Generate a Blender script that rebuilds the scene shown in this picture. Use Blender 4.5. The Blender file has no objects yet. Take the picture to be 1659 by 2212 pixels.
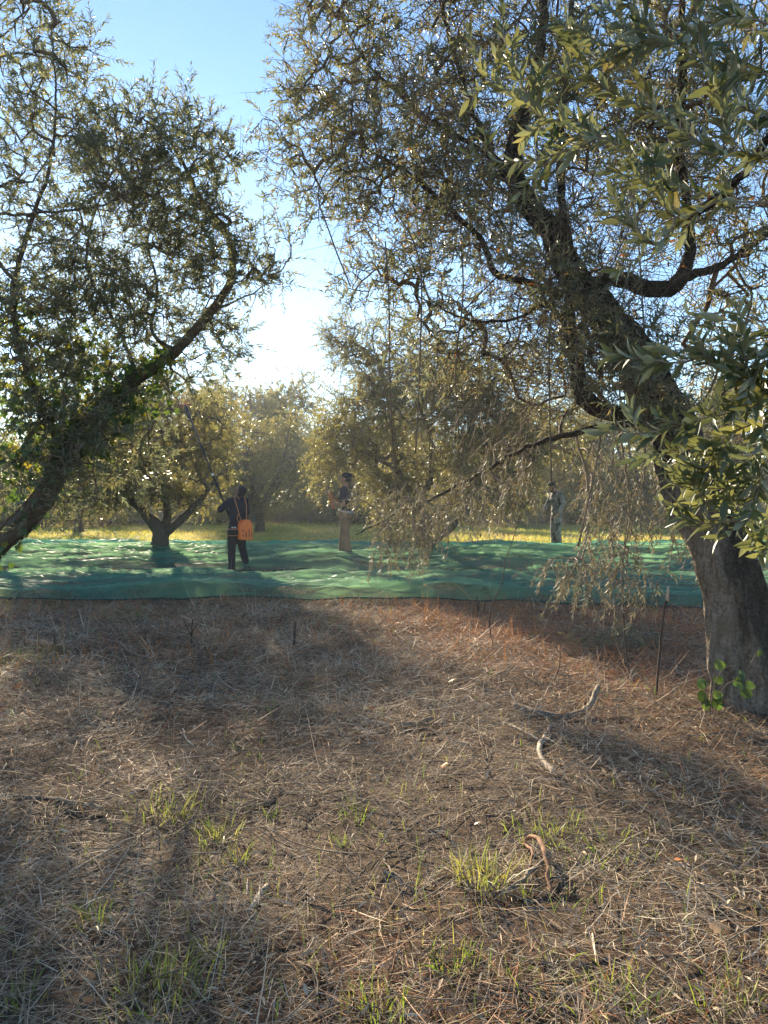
import bpy, bmesh, math, random
import numpy as np
from mathutils import Vector, Matrix, Quaternion

SC = bpy.context.scene
COL = SC.collection
rng = np.random.default_rng(7)
random.seed(7)

# ------------------------------------------------------------------ camera
CAM_H = 1.55
PITCH = math.radians(-1.035)
FD = 1660.7                      # focal length in the 1659 x 2212 picture grid used below
cam_data = bpy.data.cameras.new("camera")
cam_data.sensor_fit = 'VERTICAL'
cam_data.sensor_height = 36.0
cam_data.lens = 36.0 * FD / 2212.0
cam_data.clip_start = 0.05
cam_data.clip_end = 2000.0
cam = bpy.data.objects.new("camera", cam_data)
COL.objects.link(cam)
cam.location = (0, 0, CAM_H)
cam.rotation_euler = (math.pi / 2 + PITCH, 0, 0)
SC.camera = cam

# ------------------------------------------------------------------ sky, sun, exposure
SUN_AZ = math.radians(-19.0)     # from straight ahead (+Y), negative = left
SUN_EL = math.radians(17.0)
world = bpy.data.worlds.new("World")
SC.world = world
world.use_nodes = True
wn = world.node_tree.nodes
wl = world.node_tree.links
bg = wn["Background"]
sky = wn.new("ShaderNodeTexSky")
sky.sky_type = 'NISHITA'
sky.sun_disc = False
sky.sun_elevation = SUN_EL
sky.sun_rotation = SUN_AZ
sky.altitude = 100
sky.air_density = 1.0
sky.dust_density = 0.05
sky.ozone_density = 3.2
wl.new(sky.outputs[0], bg.inputs[0])
bg.inputs[1].default_value = 0.0465

sun_data = bpy.data.lights.new("sun", 'SUN')
sun_data.energy = 2.7
sun_data.angle = math.radians(0.9)
sun_data.color = (1.0, 0.85, 0.61)
sun = bpy.data.objects.new("sun", sun_data)
COL.objects.link(sun)
sdir = Vector((math.sin(SUN_AZ) * math.cos(SUN_EL), math.cos(SUN_AZ) * math.cos(SUN_EL), math.sin(SUN_EL)))
sun.rotation_euler = (-sdir).to_track_quat('-Z', 'Y').to_euler()
sun.location = sdir * 60

SC.view_settings.view_transform = 'Standard'
SC.view_settings.look = 'None'
SC.view_settings.exposure = 2.62
SC.view_settings.gamma = 1.0
SC.cycles.max_bounces = 8
SC.cycles.diffuse_bounces = 4
SC.cycles.glossy_bounces = 2
SC.cycles.transmission_bounces = 4
SC.cycles.transparent_max_bounces = 12
SC.cycles.use_denoising = True

# ------------------------------------------------------------------ helpers: coordinates and noise
def W(x, y, D):
    """A point seen at grid pixel (x, y) of the 1659 x 2212 picture, at distance D along +Y."""
    u = (x - 829.5) / FD
    v = (1106.0 - y) / FD
    c, s = math.cos(PITCH), math.sin(PITCH)
    dy = c - v * s
    dz = s + v * c
    k = D / dy
    return np.array((u * k, D, CAM_H + dz * k))

def _hash(ix, iy, seed):
    h = (ix * 374761393 + iy * 668265263 + seed * 982451653) & 0x7fffffff
    h = ((h ^ (h >> 13)) * 1274126177) & 0x7fffffff
    return ((h ^ (h >> 16)) & 0xffff) / 65535.0

def vnoise(x, y, seed=0):
    x = np.asarray(x, float); y = np.asarray(y, float)
    x0 = np.floor(x).astype(np.int64); y0 = np.floor(y).astype(np.int64)
    fx = x - x0; fy = y - y0
    fx = fx * fx * (3 - 2 * fx); fy = fy * fy * (3 - 2 * fy)
    a = _hash(x0, y0, seed); b = _hash(x0 + 1, y0, seed)
    c = _hash(x0, y0 + 1, seed); d = _hash(x0 + 1, y0 + 1, seed)
    return (a * (1 - fx) + b * fx) * (1 - fy) + (c * (1 - fx) + d * fx) * fy

def fbm(x, y, seed=0, octv=3):
    t = 0; a = 0.5; n = 0
    for o in range(octv):
        t = t + a * vnoise(x * 2 ** o, y * 2 ** o, seed + o * 17); n += a; a *= 0.5
    return t / n

def sstep(a, b, x):
    t = np.clip((np.asarray(x, float) - a) / (b - a), 0, 1)
    return t * t * (3 - 2 * t)

def gz(x, y):
    """Height of the ground."""
    x = np.asarray(x, float); y = np.asarray(y, float)
    return (0.25 * sstep(14.2, 18.0, y) + (fbm(x * 0.9, y * 0.9, 3) - 0.5) * 0.10 * sstep(-1, 2, y)
            + (fbm(x * 0.25, y * 0.25, 5) - 0.5) * 0.10)

def gp(x, y, lift=0.0):
    """Ground point seen at picture grid pixel (x, y)."""
    lo, hi = 1.0, 90.0
    for _ in range(40):
        m = 0.5 * (lo + hi)
        p = W(x, y, m)
        if p[2] > gz(p[0], p[1]): lo = m
        else: hi = m
    p = W(x, y, lo)
    return np.array((p[0], p[1], float(gz(p[0], p[1])) + lift))

# ------------------------------------------------------------------ helpers: meshes
def mesh_np(name, V, F, mat, smooth=False, attrs=None):
    """F: list of int arrays (n,3) or (n,4)."""
    me = bpy.data.meshes.new(name)
    V = np.asarray(V, np.float32)
    F = [np.asarray(f, np.int32) for f in F if len(f)]
    me.vertices.add(len(V))
    me.vertices.foreach_set("co", V.ravel())
    loops = np.concatenate([f.ravel() for f in F])
    counts = np.concatenate([np.full(len(f), f.shape[1], np.int32) for f in F])
    starts = np.concatenate(([0], np.cumsum(counts)[:-1])).astype(np.int32)
    me.loops.add(len(loops))
    me.loops.foreach_set("vertex_index", loops)
    me.polygons.add(len(counts))
    me.polygons.foreach_set("loop_start", starts)
    me.polygons.foreach_set("loop_total", counts)
    if smooth:
        me.polygons.foreach_set("use_smooth", np.ones(len(counts), bool))
    for k, a in (attrs or {}).items():
        at = me.attributes.new(k, 'FLOAT', 'POINT')
        at.data.foreach_set("value", np.asarray(a, np.float32))
    me.update(calc_edges=True)
    if mat is not None:
        me.materials.append(mat)
    return me

def link(name, me, parent=None, loc=None):
    o = bpy.data.objects.new(name, me)
    COL.objects.link(o)
    if parent is not None: o.parent = parent
    if loc is not None: o.location = loc
    return o

def thing(name, label, cat, loc=(0, 0, 0), rz=0.0, group=None):
    o = bpy.data.objects.new(name, None)
    COL.objects.link(o)
    o.empty_display_size = 0.2
    o.location = loc
    o.rotation_euler = (0, 0, rz)
    return tag(o, label, cat, group)

def tag(o, label, cat, group=None):
    o["label"] = label
    o["category"] = cat
    if group: o["group"] = group
    return o

class MB:
    """Collects vertices and faces for one mesh."""
    def __init__(s):
        s.V = []; s.Q = []; s.T = []; s.n = 0; s.A = {}
    def add(s, V, quads=None, tris=None, **attrs):
        V = np.asarray(V, float)
        s.V.append(V)
        if quads is not None and len(quads): s.Q.append(np.asarray(quads, int) + s.n)
        if tris is not None and len(tris): s.T.append(np.asarray(tris, int) + s.n)
        for k, a in attrs.items():
            s.A.setdefault(k, []).append(np.broadcast_to(np.asarray(a, float), (len(V),)))
        s.n += len(V)
    def mesh(s, name, mat, base=(0, 0, 0), smooth=False):
        V = np.concatenate(s.V) - np.asarray(base, float)
        F = []
        if s.Q: F.append(np.concatenate(s.Q))
        if s.T: F.append(np.concatenate(s.T))
        at = {k: np.concatenate(a) for k, a in s.A.items()}
        at = {k: a for k, a in at.items() if len(a) == len(V)}
        return mesh_np(name, V, F, mat, smooth, at)

def unit(v):
    v = np.asarray(v, float)
    return v / np.maximum(np.linalg.norm(v, axis=-1, keepdims=True), 1e-9)

def frames(P):
    T = np.gradient(P, axis=0)
    T = unit(T)
    ref = np.array((0.31, 0.17, 0.93))
    A = np.cross(T, ref)
    bad = np.linalg.norm(A, axis=1) < 0.15
    A[bad] = np.cross(T[bad], np.array((1.0, 0, 0)))
    A = unit(A)
    # keep the frame from flipping
    for i in range(1, len(A)):
        a = A[i - 1] - T[i] * np.dot(A[i - 1], T[i])
        n = np.linalg.norm(a)
        if n > 1e-4: A[i] = a / n
    B = np.cross(T, A)
    return T, A, B

def tube(mb, P, R, k=6, rough=0.0, cap=True, seed=0, flute=0.0, **attrs):
    P = np.asarray(P, float); R = np.broadcast_to(np.asarray(R, float), (len(P),))
    T, A, B = frames(P)
    n = len(P)
    th = np.arange(k) / k * 2 * math.pi
    rr = np.repeat(R[:, None], k, 1)
    if rough > 0:
        s = np.concatenate(([0], np.cumsum(np.linalg.norm(np.diff(P, axis=0), axis=1))))
        SS, TH = np.meshgrid(s, th, indexing='ij')
        cx = np.cos(TH) * 1.6 + 7; sy = np.sin(TH) * 1.6 + 7
        nz = fbm(cx + SS * 1.1 + seed * 3.1, sy + SS * 0.4, seed, 3) - 0.5
        nz2 = vnoise(cx * 2.5 + seed, sy * 2.5 + SS * 1.0, seed + 5) - 0.5
        nz3 = vnoise(cx * 5 + SS * 2.0, sy * 5 - SS * 5.0, seed + 9) - 0.5
        rr = rr * (1 + rough * (1.3 * nz + 0.8 * nz2 + 0.35 * nz3))
    if flute > 0:
        s = np.concatenate(([0], np.cumsum(np.linalg.norm(np.diff(P, axis=0), axis=1))))
        SS, TH = np.meshgrid(s, th, indexing='ij')
        tw_ = TH + SS * 0.55 + 0.25 * np.sin(SS * 2.3)
        lob = 0.55 * np.cos(3 * tw_ + 0.6) + 0.35 * np.cos(5 * tw_ + 2.0 + SS) + 0.25 * np.abs(np.cos(2 * tw_ + SS * 0.7)) - 0.2 * np.exp(-((np.mod(tw_, 6.283) - 4.4) / 0.25) ** 2) * 2.2
        rr = rr * (1 + flute * lob * (1 + 1.6 * np.exp(-SS / 0.22)))
    V = P[:, None, :] + rr[..., None] * (np.cos(th)[None, :, None] * A[:, None, :] + np.sin(th)[None, :, None] * B[:, None, :])
    V = V.reshape(-1, 3)
    i = np.arange(n - 1)[:, None] * k
    j = np.arange(k)[None, :]
    j2 = (j + 1) % k
    Q = np.stack([i + j, i + j2, i + k + j2, i + k + j], -1).reshape(-1, 4)
    tr = None
    if cap:
        V = np.concatenate([V, P[-1:] + T[-1:] * R[-1] * 0.4, P[:1] - T[:1] * R[0] * 0.2])
        e = n * k
        jj = np.arange(k)
        tr = np.concatenate([np.stack([(n - 1) * k + jj, (n - 1) * k + (jj + 1) % k, np.full(k, e)], -1),
                             np.stack([(jj + 1) % k, jj, np.full(k, e + 1)], -1)])
    mb.add(V, Q, tr, **attrs)

def smooth_line(pts, step=0.08, jitter=0.0, r=None):
    """Catmull-Rom through points (N,3) -> dense points (and radii)."""
    P = np.asarray(pts, float)
    if len(P) == 2: P = np.stack([P[0], (P[0] + P[1]) / 2, P[1]]); r = None if r is None else [r[0], (r[0] + r[1]) / 2, r[1]]
    Pe = np.concatenate([[2 * P[0] - P[1]], P, [2 * P[-1] - P[-2]]])
    out = []; ro = []
    for i in range(len(P) - 1):
        p0, p1, p2, p3 = Pe[i], Pe[i + 1], Pe[i + 2], Pe[i + 3]
        m = max(2, int(np.linalg.norm(p2 - p1) / step))
        t = (np.arange(m) / m)[:, None]
        out.append(0.5 * ((2 * p1) + (-p0 + p2) * t + (2 * p0 - 5 * p1 + 4 * p2 - p3) * t ** 2 + (-p0 + 3 * p1 - 3 * p2 + p3) * t ** 3))
        if r is not None: ro.append(r[i] + (r[i + 1] - r[i]) * t[:, 0])
    out.append(P[-1:])
    Q = np.concatenate(out)
    if jitter:
        Q = Q + rng.normal(0, jitter, Q.shape)
    if r is not None:
        ro.append([r[-1]])
        return Q, np.concatenate(ro)
    return Q

# ------------------------------------------------------------------ leaves
def leaf_mesh(mb, b, d, n, L, w, rnd, fine=False, bend=0.15, tone=None):
    """b,d,n: (N,3) base, direction, normal; L,w,rnd: (N,)."""
    N = len(b)
    d = unit(d)
    s = unit(np.cross(d, n)); n = np.cross(s, d)
    if fine:
        us = [0.0, 0.10, 0.32, 0.60, 0.85, 1.0]
        ws = [0.06, 0.42, 0.94, 0.92, 0.42, 0.0]
    else:
        us = [0.0, 0.3, 0.68, 1.0]
        ws = [0.1, 0.92, 0.78, 0.0]
    rows = []
    bd = np.broadcast_to(np.asarray(bend, float), (N,))
    for u, ww in zip(us, ws):
        c = b + d * (u * L)[:, None] - n * (bd * L * u * u)[:, None]
        up = n * (w * ww * 0.22)[:, None]
        sd = s * (w * ww * 0.5)[:, None]
        rows.append((c, c + sd + up, c - sd + up))
    m = len(us)
    V = np.stack([np.stack(r, 1) for r in rows], 1).reshape(N, m * 3, 3)   # row-major: c,l,r
    q = []
    for i in range(m - 1):
        q.append((i * 3, i * 3 + 1, i * 3 + 4, i * 3 + 3))
        q.append((i * 3, i * 3 + 3, i * 3 + 5, i * 3 + 2))
    q = np.array(q)
    Q = (np.arange(N)[:, None, None] * (m * 3) + q[None]).reshape(-1, 4)
    at = {"rnd": np.repeat(rnd, m * 3)}
    if tone is not None: at["tone"] = np.repeat(tone, m * 3)
    mb.add(V.reshape(-1, 3), Q, None, **at)

def leaf_quads(mb, b, d, n, L, w, rnd):
    """Cheaper leaf for far trees: one bent diamond of two triangles per side."""
    N = len(b)
    d = unit(d); s = unit(np.cross(d, n)); n = np.cross(s, d)
    c0 = b
    c1 = b + d * (0.5 * L)[:, None] + s * (w * 0.5)[:, None] + n * (w * 0.15)[:, None]
    c2 = b + d * L[:, None] - n * (0.12 * L)[:, None]
    c3 = b + d * (0.5 * L)[:, None] - s * (w * 0.5)[:, None] + n * (w * 0.15)[:, None]
    V = np.stack([c0, c1, c2, c3], 1).reshape(-1, 3)
    i = np.arange(N)[:, None] * 4
    T = np.concatenate([i + np.array([[0, 1, 2]]), i + np.array([[0, 2, 3]])])
    mb.add(V, None, T, rnd=np.repeat(rnd, 4))

def shoots(base, dirs, lens, m=6, droop=0.25, curl=0.25):
    """Curved shoot polylines, vectorised: (S, m, 3)."""
    S = len(base)
    P = np.zeros((S, m, 3)); P[:, 0] = base
    d = unit(dirs)
    c = rng.normal(0, curl, (S, 3))
    for i in range(1, m):
        d = unit(d + c / (m - 1) + np.array((0, 0, -1.0)) * (droop / (m - 1)))
        P[:, i] = P[:, i - 1] + d * (lens / (m - 1))[:, None]
    return P

def shoot_tubes(mb, P, r0, r1, k=3):
    S, m, _ = P.shape
    T = unit(np.gradient(P, axis=1))
    ref = np.where(np.abs(T[..., 2:3]) > 0.9, np.array((1.0, 0, 0)), np.array((0, 0, 1.0)))
    A = unit(np.cross(T, ref)); B = np.cross(T, A)
    th = np.arange(k) / k * 2 * math.pi
    r = (r0[:, None] + (r1 - r0)[:, None] * np.linspace(0, 1, m)[None])
    V = P[:, :, None] + r[:, :, None, None] * (np.cos(th)[None, None, :, None] * A[:, :, None] + np.sin(th)[None, None, :, None] * B[:, :, None])
    i = np.arange(S)[:, None, None] * (m * k) + np.arange(m - 1)[None, :, None] * k
    j = np.arange(k)[None, None, :]; j2 = (j + 1) % k
    Q = np.stack([i + j, i + j2, i + k + j2, i + k + j], -1).reshape(-1, 4)
    mb.add(V.reshape(-1, 3), Q, None)

def shoot_leaves(mb, P, per, L, w, Ls=0.25, fine=False, far=False, start=0.15, spread=0.9, rlo=0.0, rhi=1.0, tonef=None, bend=0.15):
    """Opposite leaf pairs along shoots P (S,m,3); per = leaves per shoot (array)."""
    S, m, _ = P.shape
    idx = np.repeat(np.arange(S), per)
    first = np.concatenate(([0], np.cumsum(per)[:-1]))
    k = np.arange(len(idx)) - np.repeat(first, per)
    pair = k // 2
    npair = np.maximum((per[idx] + 1) // 2, 1)
    t = start + (1 - start) * (pair + rng.uniform(0, 0.5, len(idx))) / npair
    t = np.clip(t, 0, 0.999) * (m - 1)
    i0 = t.astype(int); f = (t - i0)[:, None]
    b = P[idx, i0] * (1 - f) + P[idx, i0 + 1] * f
    ax = unit(P[idx, i0 + 1] - P[idx, i0])
    ref = np.where(np.abs(ax[:, 2:3]) > 0.9, np.array((1.0, 0, 0)), np.array((0, 0, 1.0)))
    A = unit(np.cross(ax, ref)); B = np.cross(ax, A)
    phi = (pair % 2) * (math.pi / 2) + (k % 2) * math.pi + rng.normal(0, 0.45, len(idx)) + np.repeat(rng.uniform(0, 6.28, S), per)
    side = np.cos(phi)[:, None] * A + np.sin(phi)[:, None] * B
    sp = spread * rng.uniform(0.55, 1.25, len(idx))[:, None]
    d = unit(ax * 1.0 + side * sp + rng.normal(0, 0.12, (len(idx), 3)))
    n = unit(ax - d * np.sum(ax * d, 1, keepdims=True) + rng.normal(0, 0.25, (len(idx), 3)))
    sz = rng.uniform(1 - Ls, 1 + Ls, len(idx)) * (1 - 0.35 * (pair / npair) ** 3)
    rnd = np.clip(np.repeat(rng.uniform(rlo, rhi, S), per) * 0.55 + rng.uniform(rlo, rhi, len(idx)) * 0.45, 0, 1)
    if far: leaf_quads(mb, b, d, n, L * sz, w * sz, rnd)
    else: leaf_mesh(mb, b, d, n, L * sz, w * sz * rng.uniform(0.8, 1.2, len(idx)), rnd, fine=fine, bend=rng.normal(bend, 0.1, len(idx)))

# ------------------------------------------------------------------ materials
def new_mat(name):
    m = bpy.data.materials.new(name)
    m.use_nodes = True
    nt = m.node_tree
    for n in list(nt.nodes): nt.nodes.remove(n)
    out = nt.nodes.new("ShaderNodeOutputMaterial")
    return m, nt, nt.nodes, nt.links, out

def ramp(N, stops):
    r = N.new("ShaderNodeValToRGB")
    e = r.color_ramp.elements
    while len(e) > 1: e.remove(e[-1])
    e[0].position = stops[0][0]; e[0].color = (*stops[0][1], 1)
    for p, c in stops[1:]:
        q = e.new(p); q.color = (*c, 1)
    return r

def leaf_mat(name, top, under, trans, trans_col, rough=0.42, spec=0.4):
    """top / under: ramps over the per-leaf value; trans: share of translucency."""
    m, nt, N, Lk, out = new_mat(name)
    at = N.new("ShaderNodeAttribute"); at.attribute_name = "rnd"
    r1 = ramp(N, top); r2 = ramp(N, under)
    Lk.new(at.outputs["Fac"], r1.inputs[0]); Lk.new(at.outputs["Fac"], r2.inputs[0])
    geo = N.new("ShaderNodeNewGeometry")
    mx = N.new("ShaderNodeMix"); mx.data_type = 'RGBA'
    Lk.new(geo.outputs["Backfacing"], mx.inputs["Factor"])
    Lk.new(r1.outputs[0], mx.inputs["A"]); Lk.new(r2.outputs[0], mx.inputs["B"])
    p = N.new("ShaderNodeBsdfPrincipled")
    p.inputs["Roughness"].default_value = rough
    p.inputs["Specular IOR Level"].default_value = spec
    Lk.new(mx.outputs["Result"], p.inputs["Base Color"])
    t = N.new("ShaderNodeBsdfTranslucent")
    r3 = ramp(N, trans_col)
    Lk.new(at.outputs["Fac"], r3.inputs[0]); Lk.new(r3.outputs[0], t.inputs["Color"])
    s = N.new("ShaderNodeMixShader"); s.inputs[0].default_value = trans
    Lk.new(p.outputs[0], s.inputs[1]); Lk.new(t.outputs[0], s.inputs[2])
    Lk.new(s.outputs[0], out.inputs[0])
    return m

def plain(name, col, rough=0.7, spec=0.3, var=0.25, scale=18.0, bump=0.0, metal=0.0, trans=0.0):
    m, nt, N, Lk, out = new_mat(name)
    tc = N.new("ShaderNodeTexCoord")
    nz = N.new("ShaderNodeTexNoise"); nz.inputs["Scale"].default_value = scale; nz.inputs["Detail"].default_value = 5
    Lk.new(tc.outputs["Object"], nz.inputs["Vector"])
    a = tuple(c * (1 - var) for c in col); b = tuple(min(1, c * (1 + var)) for c in col)
    r = ramp(N, [(0.3, a), (0.7, b)])
    Lk.new(nz.outputs["Fac"], r.inputs[0])
    p = N.new("ShaderNodeBsdfPrincipled")
    p.inputs["Roughness"].default_value = rough
    p.inputs["Specular IOR Level"].default_value = spec
    p.inputs["Metallic"].default_value = metal
    Lk.new(r.outputs[0], p.inputs["Base Color"])
    if bump:
        bp = N.new("ShaderNodeBump"); bp.inputs["Strength"].default_value = bump; bp.inputs["Distance"].default_value = 0.01
        Lk.new(nz.outputs["Fac"], bp.inputs["Height"]); Lk.new(bp.outputs[0], p.inputs["Normal"])
    if trans:
        t = N.new("ShaderNodeBsdfTranslucent"); Lk.new(r.outputs[0], t.inputs["Color"])
        s = N.new("ShaderNodeMixShader"); s.inputs[0].default_value = trans
        Lk.new(p.outputs[0], s.inputs[1]); Lk.new(t.outputs[0], s.inputs[2]); Lk.new(s.outputs[0], out.inputs[0])
    else:
        Lk.new(p.outputs[0], out.inputs[0])
    return m

def bark_mat(name, cols, zs=0.16, scale=16.0, bump=0.9, lichen=None, patch=None, zdark=None):
    m, nt, N, Lk, out = new_mat(name)
    tc = N.new("ShaderNodeTexCoord")
    # break the straight grain with a slow distortion
    nd = N.new("ShaderNodeTexNoise"); nd.inputs["Scale"].default_value = 3.0; nd.inputs["Detail"].default_value = 3
    Lk.new(tc.outputs["Object"], nd.inputs["Vector"])
    sc = N.new("ShaderNodeVectorMath"); sc.operation = 'SCALE'; sc.inputs["Scale"].default_value = 0.16
    wv = N.new("ShaderNodeVectorMath"); wv.operation = 'ADD'
    Lk.new(nd.outputs["Color"], sc.inputs[0]); Lk.new(tc.outputs["Object"], wv.inputs[0]); Lk.new(sc.outputs[0], wv.inputs[1])
    mp = N.new("ShaderNodeMapping"); mp.inputs["Scale"].default_value = (1, 1, zs)
    Lk.new(wv.outputs[0], mp.inputs["Vector"])
    n1 = N.new("ShaderNodeTexNoise"); n1.inputs["Scale"].default_value = scale * 1.6; n1.inputs["Detail"].default_value = 9; n1.inputs["Roughness"].default_value = 0.7
    Lk.new(mp.outputs[0], n1.inputs["Vector"])
    n3 = N.new("ShaderNodeTexNoise"); n3.inputs["Scale"].default_value = 45; n3.inputs["Detail"].default_value = 6
    Lk.new(tc.outputs["Object"], n3.inputs["Vector"])
    av = N.new("ShaderNodeMath"); av.operation = 'MULTIPLY_ADD'; av.inputs[1].default_value = 0.35
    Lk.new(n3.outputs["Fac"], av.inputs[0]); 
    sc2 = N.new("ShaderNodeMath"); sc2.operation = 'MULTIPLY'; sc2.inputs[1].default_value = 0.65
    Lk.new(n1.outputs["Fac"], sc2.inputs[0]); Lk.new(sc2.outputs[0], av.inputs[2])
    r = ramp(N, cols)
    Lk.new(av.outputs[0], r.inputs[0])
    col = r.outputs[0]
    for c_, s_, lo in ((lichen, 3.2, 0.50), (patch, 1.3, 0.47)):
        if not c_: continue
        n2 = N.new("ShaderNodeTexNoise"); n2.inputs["Scale"].default_value = s_; n2.inputs["Detail"].default_value = 7
        Lk.new(wv.outputs[0], n2.inputs["Vector"])
        f = ramp(N, [(lo, (0, 0, 0)), (lo + 0.12, (0.8, 0.8, 0.8))]); Lk.new(n2.outputs["Fac"], f.inputs[0])
        mx = N.new("ShaderNodeMix"); mx.data_type = 'RGBA'
        Lk.new(f.outputs[0], mx.inputs["Factor"]); Lk.new(col, mx.inputs["A"]); mx.inputs["B"].default_value = (*c_, 1)
        col = mx.outputs["Result"]
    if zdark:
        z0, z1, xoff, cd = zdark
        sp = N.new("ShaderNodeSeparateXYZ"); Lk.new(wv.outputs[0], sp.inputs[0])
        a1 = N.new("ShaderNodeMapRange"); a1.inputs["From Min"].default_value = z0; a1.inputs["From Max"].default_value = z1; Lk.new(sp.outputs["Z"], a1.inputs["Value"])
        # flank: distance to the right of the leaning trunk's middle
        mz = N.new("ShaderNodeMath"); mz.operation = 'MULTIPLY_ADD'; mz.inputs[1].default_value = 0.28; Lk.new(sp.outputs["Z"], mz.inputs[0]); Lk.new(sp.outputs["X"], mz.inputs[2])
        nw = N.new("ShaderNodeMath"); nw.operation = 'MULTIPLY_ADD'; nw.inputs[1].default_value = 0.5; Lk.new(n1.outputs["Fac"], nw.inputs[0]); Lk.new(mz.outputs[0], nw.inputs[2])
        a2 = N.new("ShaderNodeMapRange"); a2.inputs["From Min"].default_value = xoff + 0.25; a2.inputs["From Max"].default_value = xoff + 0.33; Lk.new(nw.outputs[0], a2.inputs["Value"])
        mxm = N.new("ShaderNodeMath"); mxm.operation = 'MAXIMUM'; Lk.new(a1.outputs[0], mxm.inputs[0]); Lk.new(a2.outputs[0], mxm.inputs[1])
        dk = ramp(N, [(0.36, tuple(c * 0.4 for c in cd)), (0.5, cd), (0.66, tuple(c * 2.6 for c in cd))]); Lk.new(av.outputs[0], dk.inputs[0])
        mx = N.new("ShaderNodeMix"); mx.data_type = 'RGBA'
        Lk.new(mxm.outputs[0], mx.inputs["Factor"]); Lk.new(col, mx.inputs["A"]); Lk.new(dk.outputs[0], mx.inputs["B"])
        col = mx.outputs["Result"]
    bp = N.new("ShaderNodeBump"); bp.inputs["Strength"].default_value = bump; bp.inputs["Distance"].default_value = 0.06
    Lk.new(av.outputs[0], bp.inputs["Height"])
    p = N.new("ShaderNodeBsdfPrincipled"); p.inputs["Roughness"].default_value = 0.9; p.inputs["Specular IOR Level"].default_value = 0.15
    Lk.new(col, p.inputs["Base Color"]); Lk.new(bp.outputs[0], p.inputs["Normal"])
    Lk.new(p.outputs[0], out.inputs[0])
    return m

M = {}
M['leaf'] = leaf_mat("olive_leaf", [(0, (0.058, 0.070, 0.042)), (0.5, (0.098, 0.110, 0.062)), (0.85, (0.14, 0.14, 0.075)), (1, (0.24, 0.155, 0.08))],
                     [(0, (0.19, 0.205, 0.155)), (0.6, (0.27, 0.275, 0.20)), (1, (0.31, 0.26, 0.17))], 0.38,
                     [(0, (0.19, 0.22, 0.095)), (0.6, (0.29, 0.28, 0.11)), (1, (0.45, 0.28, 0.09))])
M['leaf_left'] = leaf_mat("olive_leaf_green", [(0, (0.058, 0.076, 0.046)), (0.5, (0.10, 0.118, 0.070)), (1, (0.15, 0.14, 0.08))],
                     [(0, (0.19, 0.21, 0.16)), (1, (0.28, 0.28, 0.20))], 0.40,
                     [(0, (0.18, 0.21, 0.10)), (0.6, (0.26, 0.27, 0.11)), (1, (0.38, 0.30, 0.10))])
M['leaf_near'] = leaf_mat("olive_leaf_near", [(0, (0.048, 0.078, 0.044)), (0.55, (0.078, 0.108, 0.056)), (0.86, (0.125, 0.14, 0.055)), (0.93, (0.32, 0.25, 0.10)), (1, (0.45, 0.34, 0.16))],
                     [(0, (0.21, 0.235, 0.175)), (0.8, (0.29, 0.29, 0.20)), (1, (0.45, 0.36, 0.19))], 0.32,
                     [(0, (0.15, 0.19, 0.07)), (0.8, (0.30, 0.29, 0.08)), (1, (0.5, 0.36, 0.10))], rough=0.42, spec=0.4)
M['leaf_dry'] = leaf_mat("dry_olive_leaf", [(0, (0.080, 0.086, 0.056)), (0.6, (0.125, 0.125, 0.082)), (0.92, (0.17, 0.15, 0.10)), (1, (0.24, 0.17, 0.10))],
                     [(0, (0.20, 0.205, 0.15)), (1, (0.28, 0.25, 0.18))], 0.24,
                     [(0, (0.18, 0.18, 0.09)), (1, (0.30, 0.22, 0.10))], rough=0.6, spec=0.25)
M['leaf_far'] = leaf_mat("olive_leaf_far", [(0, (0.055, 0.072, 0.038)), (0.5, (0.098, 0.108, 0.05)), (1, (0.16, 0.135, 0.052))],
                     [(0, (0.17, 0.185, 0.12)), (1, (0.26, 0.235, 0.13))], 0.45,
                     [(0, (0.24, 0.25, 0.075)), (0.6, (0.40, 0.35, 0.085)), (1, (0.52, 0.37, 0.07))])
M['withered'] = leaf_mat("withered_leaf", [(0, (0.22, 0.07, 0.025)), (1, (0.42, 0.17, 0.05))], [(0, (0.24, 0.09, 0.04)), (1, (0.42, 0.2, 0.08))], 0.35, [(0, (0.5, 0.15, 0.03)), (1, (0.65, 0.3, 0.06))], rough=0.6)
M['ivy'] = leaf_mat("ivy_leaf", [(0, (0.025, 0.055, 0.016)), (0.7, (0.048, 0.092, 0.022)), (1, (0.15, 0.155, 0.035))],
                     [(0, (0.06, 0.10, 0.035)), (1, (0.14, 0.165, 0.055))], 0.34,
                     [(0, (0.10, 0.19, 0.03)), (0.7, (0.20, 0.28, 0.04)), (0.9, (0.42, 0.40, 0.04)), (1, (0.60, 0.46, 0.04))], rough=0.38)
M['grass'] = leaf_mat("grass_blade", [(0, (0.07, 0.115, 0.03)), (0.5, (0.14, 0.165, 0.05)), (0.75, (0.26, 0.22, 0.09)), (1, (0.42, 0.33, 0.19))],
                     [(0, (0.07, 0.115, 0.03)), (0.5, (0.14, 0.165, 0.05)), (0.75, (0.26, 0.22, 0.09)), (1, (0.42, 0.33, 0.19))], 0.45,
                     [(0, (0.16, 0.30, 0.03)), (0.6, (0.32, 0.38, 0.05)), (1, (0.50, 0.38, 0.10))], rough=0.5)
MEAD = [(0, (0.20, 0.22, 0.045)), (0.55, (0.36, 0.32, 0.07)), (1, (0.48, 0.37, 0.14))]
M['meadow'] = leaf_mat("meadow_blade", MEAD, MEAD, 0.45, [(0, (0.42, 0.48, 0.05)), (0.55, (0.64, 0.56, 0.08)), (1, (0.70, 0.52, 0.17))], rough=0.6)
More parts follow.
